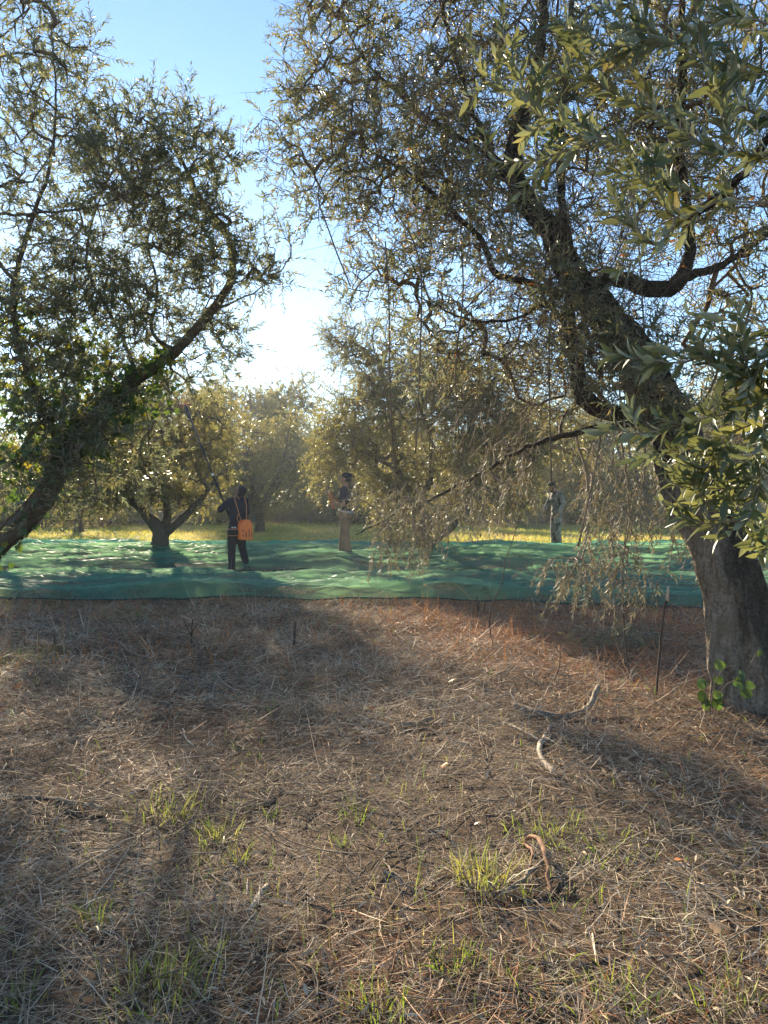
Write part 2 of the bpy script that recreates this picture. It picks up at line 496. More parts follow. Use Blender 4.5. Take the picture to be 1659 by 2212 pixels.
M['weeds'] = leaf_mat("dry_weed", [(0, (0.20, 0.155, 0.12)), (1, (0.34, 0.26, 0.19))], [(0, (0.20, 0.155, 0.12)), (1, (0.34, 0.26, 0.19))], 0.35,
                     [(0, (0.30, 0.22, 0.16)), (1, (0.42, 0.31, 0.20))], rough=0.7, spec=0.15)
STRAW = [(0, (0.13, 0.092, 0.064)), (0.22, (0.29, 0.21, 0.14)), (0.5, (0.48, 0.37, 0.25)), (0.8, (0.61, 0.49, 0.345)), (1, (0.68, 0.60, 0.465))]
M['straw'] = leaf_mat("straw", STRAW, STRAW, 0.15, [(0, (0.2, 0.1, 0.04)), (1, (0.5, 0.33, 0.15))], rough=0.75, spec=0.12)
RUST = [(0, (0.15, 0.052, 0.022)), (0.5, (0.43, 0.17, 0.068)), (1, (0.60, 0.31, 0.145))]
M['straw_red'] = leaf_mat("rusty_straw", RUST, RUST, 0.2, [(0, (0.3, 0.11, 0.03)), (1, (0.55, 0.28, 0.09))], rough=0.6, spec=0.25)
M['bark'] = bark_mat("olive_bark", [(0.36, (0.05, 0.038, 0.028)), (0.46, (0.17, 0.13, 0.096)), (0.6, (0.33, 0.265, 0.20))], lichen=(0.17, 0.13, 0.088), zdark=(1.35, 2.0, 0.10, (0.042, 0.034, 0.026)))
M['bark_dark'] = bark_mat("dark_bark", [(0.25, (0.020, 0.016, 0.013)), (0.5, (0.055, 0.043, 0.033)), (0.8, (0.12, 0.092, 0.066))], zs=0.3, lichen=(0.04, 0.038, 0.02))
M['bark_far'] = bark_mat("grey_bark", [(0.25, (0.05, 0.04, 0.032)), (0.5, (0.12, 0.095, 0.07)), (0.8, (0.20, 0.16, 0.12))], scale=10)
M['twig'] = plain("twig_bark", (0.15, 0.105, 0.07), rough=0.85, var=0.4, scale=6)
M['twig_pale'] = plain("pale_twig", (0.26, 0.205, 0.15), rough=0.8, var=0.3, scale=20)
M['stick'] = plain("stick_bark", (0.21, 0.155, 0.105), rough=0.85, var=0.5, scale=25, bump=0.5)
M['stick_pale'] = plain("pale_stick", (0.42, 0.33, 0.24), rough=0.8, var=0.35, scale=30, bump=0.4)
M['bark_strip'] = plain("rusty_bark_strip", (0.24, 0.115, 0.06), rough=0.85, var=0.45, scale=30, bump=0.5)
M['stalk'] = plain("dark_stalk", (0.06, 0.038, 0.028), rough=0.8, var=0.4, scale=15)
M['skin'] = plain("skin_tan", (0.34, 0.17, 0.10), rough=0.55, var=0.08)
M['skin_dark'] = plain("skin_brown", (0.19, 0.10, 0.065), rough=0.5, var=0.08)
M['navy'] = plain("navy_cotton", (0.014, 0.020, 0.036), rough=0.9, var=0.2, bump=0.2)
M['black'] = plain("black_cotton", (0.014, 0.016, 0.022), rough=0.85, var=0.25, bump=0.2)
M['hair'] = plain("dark_hair", (0.012, 0.012, 0.015), rough=0.7, var=0.3, scale=60, bump=0.4)
M['orange'] = plain("orange_plastic", (0.85, 0.18, 0.022), rough=0.42, spec=0.5, var=0.05)
M['orange_dull'] = plain("worn_orange_plastic", (0.50, 0.17, 0.075), rough=0.6, var=0.15)
M['orange_trim'] = plain("orange_trim", (0.75, 0.30, 0.14), rough=0.6, var=0.08)
M['pole'] = plain("black_pole", (0.02, 0.02, 0.026), rough=0.35, spec=0.5, var=0.15)
M['rubber'] = plain("black_rubber", (0.018, 0.018, 0.020), rough=0.6, var=0.2)
M['pink'] = plain("pink_plastic", (0.50, 0.13, 0.10), rough=0.45, var=0.1)
M['khaki'] = plain("brown_twill", (0.23, 0.135, 0.078), rough=0.9, var=0.18, scale=9, bump=0.3)
M['white'] = plain("white_trim", (0.7, 0.68, 0.66), rough=0.6, var=0.05)
M['boot'] = plain("boot_leather", (0.035, 0.03, 0.027), rough=0.6, var=0.3)
M['cap_green'] = plain("green_canvas", (0.05, 0.06, 0.035), rough=0.9, var=0.45, scale=30)
M['beard'] = plain("auburn_beard", (0.15, 0.06, 0.035), rough=0.8, var=0.3, scale=60)
M['glove'] = plain("grey_glove", (0.07, 0.085, 0.08), rough=0.8, var=0.25)
M['eye'] = plain("eye_dark", (0.02, 0.015, 0.012), rough=0.2, spec=0.5, var=0.05)
M['leaf_orange'] = plain("orange_dead_leaf", (0.55, 0.19, 0.05), rough=0.6, var=0.35, scale=40, trans=0.3)
M['leaf_tan'] = plain("tan_dead_leaf", (0.52, 0.35, 0.20), rough=0.6, var=0.25, scale=40, trans=0.25)
M['leaf_red'] = plain("red_dead_leaf", (0.22, 0.035, 0.025), rough=0.5, var=0.3, scale=40, trans=0.3)

def camo_mat():
    m, nt, N, Lk, out = new_mat("grey_camouflage_cloth")
    tc = N.new("ShaderNodeTexCoord")
    nz = N.new("ShaderNodeTexNoise"); nz.inputs["Scale"].default_value = 9; nz.inputs["Detail"].default_value = 2
    Lk.new(tc.outputs["Object"], nz.inputs["Vector"])
    r = ramp(N, [(0.0, (0.06, 0.055, 0.045)), (0.42, (0.06, 0.055, 0.045)), (0.44, (0.19, 0.165, 0.135)), (0.56, (0.19, 0.165, 0.135)), (0.58, (0.29, 0.255, 0.22))])
    Lk.new(nz.outputs["Fac"], r.inputs[0])
    p = N.new("ShaderNodeBsdfPrincipled"); p.inputs["Roughness"].default_value = 0.9
    Lk.new(r.outputs[0], p.inputs["Base Color"]); Lk.new(p.outputs[0], out.inputs[0])
    return m
M['camo'] = camo_mat()

def net_mat(name, c1, c2, tcol, clear):
    m, nt, N, Lk, out = new_mat(name)
    tc = N.new("ShaderNodeTexCoord")
    mp = N.new("ShaderNodeMapping"); mp.inputs["Scale"].default_value = (0.35, 2.6, 1)
    Lk.new(tc.outputs["Object"], mp.inputs["Vector"])
    nz = N.new("ShaderNodeTexNoise"); nz.inputs["Scale"].default_value = 2.2; nz.inputs["Detail"].default_value = 6
    Lk.new(mp.outputs[0], nz.inputs["Vector"])
    r = ramp(N, [(0.3, c1), (0.7, c2)]); Lk.new(nz.outputs["Fac"], r.inputs[0])
    d = N.new("ShaderNodeBsdfPrincipled"); d.inputs["Roughness"].default_value = 0.55; d.inputs["Specular IOR Level"].default_value = 0.35
    Lk.new(r.outputs[0], d.inputs["Base Color"])
    t = N.new("ShaderNodeBsdfTranslucent"); t.inputs["Color"].default_value = (*tcol, 1)
    s = N.new("ShaderNodeMixShader"); s.inputs[0].default_value = 0.6
    Lk.new(d.outputs[0], s.inputs[1]); Lk.new(t.outputs[0], s.inputs[2])
    tr = N.new("ShaderNodeBsdfTransparent")
    # open weave: fine threads with gaps, seen as a share of holes
    s2 = N.new("ShaderNodeMixShader")
    rr = ramp(N, [(0.38, (clear * 0.4,) * 3), (0.62, (clear * 1.6,) * 3)]); Lk.new(nz.outputs["Fac"], rr.inputs[0])
    Lk.new(rr.outputs[0], s2.inputs[0])
    Lk.new(s.outputs[0], s2.inputs[1]); Lk.new(tr.outputs[0], s2.inputs[2])
    Lk.new(s2.outputs[0], out.inputs[0])
    return m
M['net'] = net_mat("green_netting", (0.035, 0.225, 0.20), (0.11, 0.36, 0.28), (0.32, 0.56, 0.29), 0.38)
M['net_far'] = net_mat("teal_netting", (0.03, 0.26, 0.24), (0.09, 0.38, 0.31), (0.20, 0.58, 0.42), 0.24)
M['net_rope'] = plain("dark_net_hem", (0.008, 0.05, 0.045), rough=0.7, var=0.3)

# ------------------------------------------------------------------ ground
def build_ground():
    def axis(lo, hi, near_lo, near_hi, d0, d1):
        a = np.arange(near_lo, near_hi, d0)
        out = [a]
        x = near_hi; d = d0; r = []
        while x < hi: r.append(x); d = min(d * 1.12, d1); x += d
        r.append(hi)
        x = near_lo - d0; d = d0; l = []
        while x > lo: l.append(x); d = min(d * 1.12, d1); x -= d
        l.append(lo)
        return np.concatenate([np.array(l[::-1]), a, np.array(r)])
    X = axis(-150, 150, -9, 9, 0.12, 12)
    Y = axis(-50, 240, 0.5, 24, 0.12, 12)
    XX, YY = np.meshgrid(X, Y, indexing='ij')
    ZZ = gz(XX, YY) + (fbm(XX * 4, YY * 4, 11, 2) - 0.5) * 0.03
    V = np.stack([XX, YY, ZZ], -1).reshape(-1, 3)
    nx, ny = len(X), len(Y)
    i = np.arange(nx - 1)[:, None] * ny + np.arange(ny - 1)[None]
    Q = np.stack([i, i + ny, i + ny + 1, i + 1], -1).reshape(-1, 4)
    m, nt, N, Lk, out = new_mat("soil_and_turf")
    tc = N.new("ShaderNodeTexCoord")
    n1 = N.new("ShaderNodeTexNoise"); n1.inputs["Scale"].default_value = 26; n1.inputs["Detail"].default_value = 9; n1.inputs["Roughness"].default_value = 0.7
    Lk.new(tc.outputs["Object"], n1.inputs["Vector"])
    n2 = N.new("ShaderNodeTexNoise"); n2.inputs["Scale"].default_value = 0.8; n2.inputs["Detail"].default_value = 6
    Lk.new(tc.outputs["Object"], n2.inputs["Vector"])
    soil = ramp(N, [(0.3, (0.045, 0.03, 0.021)), (0.55, (0.14, 0.092, 0.06)), (0.75, (0.27, 0.19, 0.127))]); Lk.new(n1.outputs["Fac"], soil.inputs[0])
    turf = ramp(N, [(0.3, (0.15, 0.15, 0.04)), (0.55, (0.29, 0.25, 0.075)), (0.75, (0.42, 0.33, 0.14))]); Lk.new(n1.outputs["Fac"], turf.inputs[0])
    sep = N.new("ShaderNodeSeparateXYZ"); Lk.new(tc.outputs["Object"], sep.inputs[0])
    ad = N.new("ShaderNodeMath"); ad.operation = 'MULTIPLY_ADD'; ad.inputs[1].default_value = 6.0
    Lk.new(n2.outputs["Fac"], ad.inputs[0]); Lk.new(sep.outputs["Y"], ad.inputs[2])
    mr = N.new("ShaderNodeMapRange"); mr.inputs["From Min"].default_value = 20.5; mr.inputs["From Max"].default_value = 24.0
    Lk.new(ad.outputs[0], mr.inputs["Value"])
    mx = N.new("ShaderNodeMix"); mx.data_type = 'RGBA'
    Lk.new(mr.outputs[0], mx.inputs["Factor"]); Lk.new(soil.outputs[0], mx.inputs["A"]); Lk.new(turf.outputs[0], mx.inputs["B"])
    bp = N.new("ShaderNodeBump"); bp.inputs["Strength"].default_value = 1.0; bp.inputs["Distance"].default_value = 0.03
    Lk.new(n1.outputs["Fac"], bp.inputs["Height"])
    p = N.new("ShaderNodeBsdfPrincipled"); p.inputs["Roughness"].default_value = 0.95; p.inputs["Specular IOR Level"].default_value = 0.1
    Lk.new(mx.outputs["Result"], p.inputs["Base Color"]); Lk.new(bp.outputs[0], p.inputs["Normal"]); Lk.new(p.outputs[0], out.inputs[0])
    o = link("ground", mesh_np("ground", V, [Q], m, smooth=True))
    o["kind"] = "structure"
    o["label"] = "brown orchard ground of bare soil turning to sunlit turf beyond the nets"
build_ground()

# ------------------------------------------------------------------ harvest nets
def ridge(x, y, s):
    n = fbm(x, y, s, 3)
    return (1 - np.abs(2 * n - 1)) ** 3

def build_net(name, label, mat, x0, x1, near, far, amp, seed, dx=0.06, ny=140, mounds=(), edge=0.0, hem=True, fout=0.05):
    X = np.arange(x0, x1, dx)
    nx = len(X)
    t = np.linspace(0, 1, ny)
    yn = near(X); yf = far(X)
    YY = yn[:, None] + (yf - yn)[:, None] * t[None]
    XX = np.repeat(X[:, None], ny, 1)
    # soft wandering of the weave
    wx = (fbm(XX * 0.3, YY * 0.6, seed + 40) - 0.5) * 2.2
    h = amp * (0.75 * ridge(XX * 0.2 + wx * 0.2, YY * 0.75 + wx * 0.6, seed) + 0.65 * ridge(XX * 0.45 + wx * 0.4, YY * 1.8 + wx * 1.4, seed + 1)
               + 0.55 * ridge(XX * 0.8 + wx * 0.6, YY * 3.4 + wx * 2.6, seed + 2) ** 1.5 + 0.42 * ridge(XX * 1.5 + wx, YY * 6.0 + wx * 4, seed + 4) ** 1.5
               + 0.26 * ridge(XX * 3.0 + wx, YY * 9.0 + wx * 5, seed + 6) ** 1.3 + 0.06 * (vnoise(XX * 14, YY * 14, seed + 5) - 0.5) + 0.4 * fbm(XX * 0.5, YY * 0.5, seed + 3))
    for (mx, my, rx, ry, hh) in mounds:
        r2 = ((XX - mx) / rx) ** 2 + ((YY - my) / ry) ** 2
        h += hh * np.exp(-r2 * 1.5)
    fade = np.clip(t / 0.06, 0, 1) * np.clip((1 - t) / fout, 0, 1)
    h = h * (0.25 + 0.75 * fade[None])
    if edge:
        d = YY - yn[:, None]
        e = edge * (0.2 + 1.4 * fbm(X * 0.55, X * 0 + seed, seed + 7) ** 1.3 + 0.3 * np.sin(X * 1.7))[:, None]
        h += e * np.clip(d / 0.16, 0, 1) * np.exp(-np.clip(d - 0.18, 0, 9) / 0.6)
    ZZ = gz(XX, YY) + 0.03 + h
    V = np.stack([XX, YY, ZZ], -1).reshape(-1, 3)
    i = np.arange(nx - 1)[:, None] * ny + np.arange(ny - 1)[None]
    Q = np.stack([i, i + ny, i + ny + 1, i + 1], -1).reshape(-1, 4)
    base = np.array(((x0 + x1) / 2, float(yn.mean()), 0.0))
    th = thing(name, label, "net", tuple(base), group="olive nets spread on the ground")
    link("netting", mesh_np("netting", V - base, [Q], mat, smooth=True), th)
    if hem:
        mb = MB()
        P = np.stack([XX[:, 0], YY[:, 0] - 0.01, ZZ[:, 0] + 0.004], -1)[::3]
        tube(mb, P, 0.011, 5)
        link("hem", mb.mesh("hem", M['net_rope'], base, smooth=True), th)
    return th

nearA = lambda x: 11.2 - 0.06 * x - 0.10 * np.clip(x - 2, 0, 9) + 0.35 * (fbm(x * 0.35, x * 0 + 1.5, 71) - 0.5) + 0.05 * np.sin(x * 2.3)
farA = lambda x: 14.7 + 0.6 * (fbm(x * 0.3, x * 0, 72) - 0.5)
nearB = lambda x: 15.15 + 0.9 * (fbm(x * 0.3, x * 0 + 3, 73) - 0.5)
farB = lambda x: 18.6 + 0.6 * (fbm(x * 0.3, x * 0 + 5, 74) - 0.5)
nearC = lambda x: 18.3 + 0.7 * (fbm(x * 0.3, x * 0 + 7, 75) - 0.5)
farC = lambda x: 20.5 + 0.7 * (fbm(x * 0.3, x * 0 + 9, 76) - 0.5)
build_net("harvest_net", "nearest green olive net with a dark hem along the dead grass", M['net'], -12, 12, nearA, farA, 0.085, 21, ny=230, dx=0.05, edge=0.11)
build_net("harvest_net", "middle green net heaped in mounds around the man in brown trousers", M['net'], -13, 13, nearB, farB, 0.10, 31, ny=230, dx=0.05,
          mounds=((-1.15, 15.9, 1.3, 0.35, 0.17), (2.3, 16.4, 1.2, 0.6, 0.26), (-5.6, 16.0, 2.0, 0.5, 0.10)))
build_net("harvest_net", "farthest teal net bordering the sunlit yellow grass", M['net_far'], -16, 16, nearC, farC, 0.10, 41, ny=160, dx=0.07, hem=False, fout=0.3)

# ------------------------------------------------------------------ trees
def clump(T, lo=0.40, hi=0.52, f=1.5, seed=300):
    """Thin a crown's points where a slow noise is low, so that it breaks into clumps with gaps."""
    v = 0.5 * vnoise(T[:, 0] * f + T[:, 2] * 0.4, T[:, 2] * f - T[:, 1] * 0.5, seed) + 0.5 * vnoise(T[:, 1] * f + 9.1, T[:, 0] * f * 0.8 + T[:, 2] * 0.8 * f, seed + 1)
    return T[rng.uniform(size=len(T)) < 0.32 + 0.68 * sstep(lo, hi, v)]

def sample_blobs(blobs, px=True, mul=1.0):
    """blobs: (x, y, D, rx, ry, rD, count) in picture grid pixels -> points in the world, filling ellipsoids."""
    out = []
    for (x, y, D, rx, ry, rD, c) in blobs:
        c = max(1, int(c * mul))
        ctr = W(x, y, D) if px else np.array((x, y, D), float)
        k = D / FD if px else 1.0
        v = rng.normal(0, 1, (c, 3)); v = unit(v) * (rng.uniform(0, 1, (c, 1)) ** (1 / 2.4))
        out.append(ctr + v * np.array((rx * k, rD, ry * k)) if px else ctr + v * np.array((rx, ry, rD)))
    return np.concatenate(out)

def grow(skel, targets, sag=0.12, wob=0.05, rmin=0.0035, rexp=0.42, reach=1.0):
    """Greedy branching from skeleton polylines to targets. Returns list of (points, radii) and end directions."""
    cap = sum(len(p) for p, r in skel) + len(targets) * 8
    pos = np.zeros((cap, 3)); par = np.full(cap, -1, int); cnt = np.zeros(cap); n = 0
    sk = 0; org = np.mean([p[0] for p, r in skel], axis=0)
    for p, r in skel:
        m = len(p); pos[n:n + m] = p; par[n + 1:n + m] = np.arange(n, n + m - 1); par[n] = -1; n += m
    sk = n
    S = np.concatenate([p for p, r in skel])
    dist = np.array([np.min(np.sum((S - t) ** 2, 1)) for t in targets])
    order = np.argsort(dist)
    paths = []; enddir = np.zeros((len(targets), 3))
    for ti in order:
        t = targets[ti]
        d2 = np.sum((pos[:n] - t) ** 2, 1)
        j = int(np.argmin(d2)); a = pos[j]
        L = math.sqrt(d2[j])
        if L < 1e-3: continue
        pd = pos[j] - pos[par[j]] if par[j] >= 0 else t - a
        pd = pd / max(np.linalg.norm(pd), 1e-6)
        m = max(2, min(7, int(L / 0.10) + 1))
        al = float(np.dot(pd, t - a)) / L
        c = a * 0.6 + t * 0.4 + (pd - (t - a) / L) * L * 0.30 * reach * max(0.0, min(1.0, (al + 0.2) / 0.9)) + np.array((0, 0, 0.12 * L)) + rng.normal(0, wob * L, 3)
        s = (np.arange(1, m + 1) / m)[:, None]
        P = (1 - s) ** 2 * a + 2 * s * (1 - s) * c + s ** 2 * t
        P[:-1] += rng.normal(0, wob * 0.25 * L / m, (m - 1, 3)) if m > 1 else 0
        P[:, 2] -= sag * L * (s[:, 0] ** 2) * 0.0
        idx = [j]
        for q in range(m):
            pos[n] = P[q]; par[n] = idx[-1]; idx.append(n); n += 1
        paths.append(idx)
        enddir[ti] = unit(P[-1] - (P[-2] if m > 1 else a))
    # pipe model
    for idx in paths: cnt[idx[-1]] += 1
    for i in range(n - 1, -1, -1):
        if par[i] >= 0: cnt[par[i]] += cnt[i]
    lines = [(pos[idx], rmin * np.maximum(cnt[idx], 1) ** rexp) for idx in paths]
    for k_, (P, R) in enumerate(lines): R[0] = R[1] if len(R) > 1 else R[0]
    return lines, enddir, pos[:n], par[:n]

def px_line(pts, step=0.07, jitter=0.006):
    P = [W(x, y, D) for (x, y, D, r) in pts]
    return smooth_line(P, step=step, r=[p[3] for p in pts], jitter=jitter)

def build_tree(name, label, trunk, limbs, blobs, mats, L, w, shoot_len=(0.15, 0.34), per=(10, 18), droop=0.3, up=0.2, bare=0.0, clear=(),
               side=1, far=False, trunk_k=20, cat="tree", group=None, dens=1.0, limb_k=1.0, clump_f=3.4, flute=0.06, rough=0.3, k_limb=9, twig_r=0.0016, rmin=0.0032, extra=None, spread=0.9):
    """trunk: one picture-traced line; limbs: lines; blobs fill the crown."""
    tr = px_line(trunk); lb = [(P, R * limb_k) for P, R in (px_line(l) for l in limbs)]
    base = np.array(tr[0][0]); base[2] = float(gz(base[0], base[1])) - 0.02
    th = thing(name, label, cat, tuple(base), group=group)
    mb = MB(); tube(mb, tr[0], tr[1], trunk_k, rough=rough, seed=3, flute=flute)
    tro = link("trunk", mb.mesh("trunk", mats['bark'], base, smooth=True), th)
    for i, (P, R) in enumerate(lb):
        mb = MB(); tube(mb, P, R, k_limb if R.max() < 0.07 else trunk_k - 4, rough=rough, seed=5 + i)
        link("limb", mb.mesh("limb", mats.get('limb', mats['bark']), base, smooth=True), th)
    T = clump(sample_blobs(blobs, mul=dens * 1.35), f=clump_f)
    T = T[T[:, 2] > gz(T[:, 0], T[:, 1]) + 0.25]
    for (x0, y0, x1, y1, Dm) in clear:
        qx = 829.5 + T[:, 0] / T[:, 1] * FD; qy = 1076 - (T[:, 2] - CAM_H) / T[:, 1] * FD
        T = T[~((qx > x0) & (qx < x1) & (qy > y0) & (qy < y1) & (T[:, 1] < Dm))]
    keep = [(tr[0][int(len(tr[0]) * 0.55):], None)] + [(P[max(1, len(P) // 6):], None) for P, R in lb]
    lines, ed, pos, par = grow(keep, T, rmin=rmin)
    tw = MB()
    for P, R in lines:
        tube(tw, P, np.minimum(R, 0.06), 5 if R[0] > 0.012 else 3, cap=False)
    # shoots at the ends and along the fine branches
    B = [T]; Dr = [ed]
    for s_ in range(side):
        tips = []; dd = []
        for P, R in lines:
            if len(P) < 3: continue
            q = rng.integers(1, len(P)); f = rng.uniform()
            tips.append(P[q - 1] * (1 - f) + P[q] * f)
            dd.append(unit(P[q] - P[q - 1]) * 0.5 + unit(rng.normal(0, 1, 3)))
        B.append(np.array(tips)); Dr.append(unit(np.array(dd)))
    B = np.concatenate(B); Dr = np.concatenate(Dr)
    Dr = unit(Dr + unit(rng.normal(0, 1, B.shape)) * 0.75 + np.array((0, 0, up)))
    ln = rng.uniform(*shoot_len, len(B))
    S = shoots(B, Dr, ln, droop=droop, curl=0.24)
    shoot_tubes(tw, S, np.full(len(B), twig_r * 1.3), np.full(len(B), twig_r * 0.7))
    if extra is not None: extra(tw)
    link("branches", tw.mesh("branches", mats['twig'], base), th)
    n = rng.integers(per[0], per[1] + 1, len(B))
    n[rng.uniform(size=len(B)) < bare] = 0
    lv = MB()
    ok = n > 0
    shoot_leaves(lv, S[ok], n[ok], L, w, far=far, spread=spread)
    link("crown", lv.mesh("crown", mats['leaf'], base), th)
    return th, base, lines, tr, lb

# --- the near olive tree on the right
R_trunk = [(1632, 1560, 5.62, 0.37), (1628, 1525, 5.63, 0.29), (1622, 1470, 5.64, 0.245), (1612, 1400, 5.66, 0.225), (1592, 1290, 5.68, 0.205), (1560, 1180, 5.70, 0.20), (1510, 1050, 5.76, 0.205),
           (1468, 940, 5.82, 0.175), (1420, 850, 5.86, 0.16), (1362, 745, 5.9, 0.142), (1295, 670, 5.95, 0.128), (1232, 590, 6.0, 0.108), (1192, 505, 6.05, 0.085), (1138, 440, 6.1, 0.068),
           (1108, 360, 6.1, 0.062), (1125, 260, 6.15, 0.05), (1160, 160, 6.2, 0.042), (1175, 20, 6.2, 0.034), (1165, -120, 6.2, 0.025)]
R_limbs = [
    [(1240, 600, 6.0, 0.075), (1218, 480, 6.1, 0.05), (1208, 330, 6.2, 0.045), (1225, 150, 6.25, 0.04), (1240, -80, 6.3, 0.028)],
    [(1265, 640, 5.97, 0.10), (1320, 600, 5.9, 0.095), (1400, 622, 5.85, 0.095), (1465, 612, 5.85, 0.10), (1490, 545, 5.85, 0.075), (1480, 430, 5.85, 0.06), (1470, 280, 5.9, 0.055), (1480, 120, 5.9, 0.045), (1470, -80, 5.9, 0.03)],
    [(1245, 600, 5.95, 0.08), (1228, 690, 5.86, 0.085), (1245, 780, 5.82, 0.085), (1268, 858, 5.8, 0.098), (1330, 890, 5.82, 0.085), (1405, 872, 5.84, 0.08)],
    [(1215, 640, 6.0, 0.05), (1130, 608, 6.1, 0.042), (1065, 585, 6.2, 0.036), (1040, 520, 6.3, 0.032), (960, 440, 6.4, 0.025), (880, 375, 6.5, 0.02), (790, 320, 6.6, 0.014)],
    [(1440, 905, 5.84, 0.05), (1340, 918, 5.95, 0.04), (1240, 935, 6.2, 0.034), (1140, 965, 6.6, 0.030), (1030, 1025, 7.2, 0.026), (930, 1080, 7.7, 0.022), (850, 1112, 8.1, 0.016), (770, 1155, 8.4, 0.009)],
    [(1485, 470, 5.85, 0.05), (1560, 420, 5.4, 0.045), (1640, 330, 4.9, 0.04), (1720, 180, 4.3, 0.035), (1800, 40, 3.6, 0.03), (1830, 20, 2.9, 0.022)],
    [(1150, 470, 6.1, 0.04), (1060, 330, 6.2, 0.035), (1000, 180, 6.3, 0.03), (960, 40, 6.4, 0.024), (930, -100, 6.5, 0.018)],
    [(1110, 360, 6.1, 0.035), (1000, 300, 6.4, 0.028), (880, 220, 6.7, 0.022), (780, 120, 6.9, 0.016), (730, 20, 7.0, 0.01)],
    [(1490, 600, 5.85, 0.05), (1580, 560, 6.0, 0.04), (1680, 480, 6.2, 0.03), (1760, 380, 6.4, 0.02)],
    [(1240, 720, 5.85, 0.03), (1180, 660, 5.9, 0.026), (1110, 690, 6.1, 0.02), (1010, 690, 6.4, 0.015), (900, 640, 6.8, 0.01)],
]
R_blobs = [(720, 170, 7.0, 130, 190, 0.8, 210), (660, 320, 6.9, 110, 120, 0.6, 110), (900, 60, 6.7, 210, 220, 1.1, 330), (880, 330, 6.7, 190, 170, 1.0, 260),
           (760, 400, 6.8, 130, 90, 0.7, 90), (850, 590, 6.9, 130, 120, 0.8, 120), (1000, 480, 6.5, 150, 150, 0.9, 170), (1080, 180, 6.4, 220, 280, 1.2, 380), (1350, 150, 6.0, 230, 300, 1.1, 420),
           (1580, 250, 5.8, 200, 320, 1.0, 330), (1620, 620, 6.2, 150, 220, 0.9, 160), (1350, 430, 6.2, 200, 180, 1.0, 170), (1120, 700, 6.7, 220, 130, 0.8, 140),
           (960, 760, 7.0, 130, 100, 0.6, 70), (1250, 800, 6.9, 170, 140, 0.8, 90), (1600, 900, 6.6, 120, 160, 0.7, 90), (700, -150, 6.8, 200, 160, 1.0, 150), (1100, -250, 6.4, 450, 160, 1.4, 420), (1600, -200, 5.6, 300, 200, 1.2, 250),
           (2000, 300, 5.8, 280, 420, 1.2, 200), (1250, 640, 5.6, 110, 150, 0.2, 50), (1400, 800, 5.5, 110, 120, 0.2, 40), (1150, 480, 5.8, 90, 120, 0.25, 40), (1330, 770, 5.3, 130, 140, 0.3, 80), (1210, 570, 5.5, 120, 110, 0.3, 60), (1430, 900, 5.4, 80, 90, 0.2, 40)]
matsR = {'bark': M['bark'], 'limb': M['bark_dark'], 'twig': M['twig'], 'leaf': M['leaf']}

def tangle(tw):
    """Fine bare shoots that criss-cross inside the crown and hang from the limbs."""
    b = sample_blobs([(1000, 300, 6.4, 300, 330, 1.0, 800), (1250, 620, 6.2, 260, 230, 0.9, 700), (1400, 350, 6.0, 250, 350, 0.9, 560), (1130, 820, 6.6, 220, 160, 0.7, 380), (1560, 800, 6.3, 150, 250, 0.8, 220), (1320, 720, 5.55, 150, 160, 0.12, 130)])
    S = shoots(b, rng.normal(0, 1, b.shape) + np.array((0, 0, 0.1)), rng.uniform(0.25, 0.8, len(b)), m=7, droop=0.4, curl=0.45)
    shoot_tubes(tw, S, np.full(len(b), 0.0032), np.full(len(b), 0.0012))
    # long hanging withes
    hang = [(690, 400, 6.3, 0.85), (1000, 640, 6.2, 1.1), (1045, 420, 6.2, 0.9), (905, 560, 6.0, 1.5), (840, 650, 6.1, 1.6), (1190, 690, 6.0, 1.3), (1310, 740, 5.7, 1.5), (1385, 610, 5.6, 1.5)]
    for (x, y, D, ln) in hang:
        p = W(x, y, D); q = p + np.array((rng.normal(0, 0.12), rng.normal(0, 0.1), -ln))
        mid = (p + q) / 2 + np.array((rng.normal(0, 0.12), 0, 0))
        tube(tw, smooth_line([p + np.array((rng.normal(0, .2), .1, .5)), p, mid, q], 0.08), np.linspace(0.006, 0.0025, len(smooth_line([p, p, mid, q], 0.08)))[0], 4)

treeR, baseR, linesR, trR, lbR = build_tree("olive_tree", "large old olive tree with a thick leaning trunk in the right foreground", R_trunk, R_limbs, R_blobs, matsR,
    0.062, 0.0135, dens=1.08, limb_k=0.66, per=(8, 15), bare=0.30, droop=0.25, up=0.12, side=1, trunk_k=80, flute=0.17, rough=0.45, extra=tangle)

def withered():
    lv = MB(); b = sample_blobs([(1130, 600, 6.0, 300, 200, 0.5, 45), (1500, 460, 5.8, 140, 150, 0.4, 22), (900, 300, 6.4, 200, 250, 0.5, 22)]); n = len(b)
    leaf_mesh(lv, b, rng.normal(0, 1, (n, 3)) + np.array((0, 0, -.8)), rng.normal(0, 1, (n, 3)), rng.uniform(0.05, 0.075, n), rng.uniform(0.014, 0.028, n), rng.uniform(0, 1, n), bend=rng.normal(0.3, 0.2, n))
    o = link("withered_leaves", lv.mesh("withered_leaves", M['withered'], baseR), treeR); o["label"] = "scattered rust-orange withered leaves"
withered()

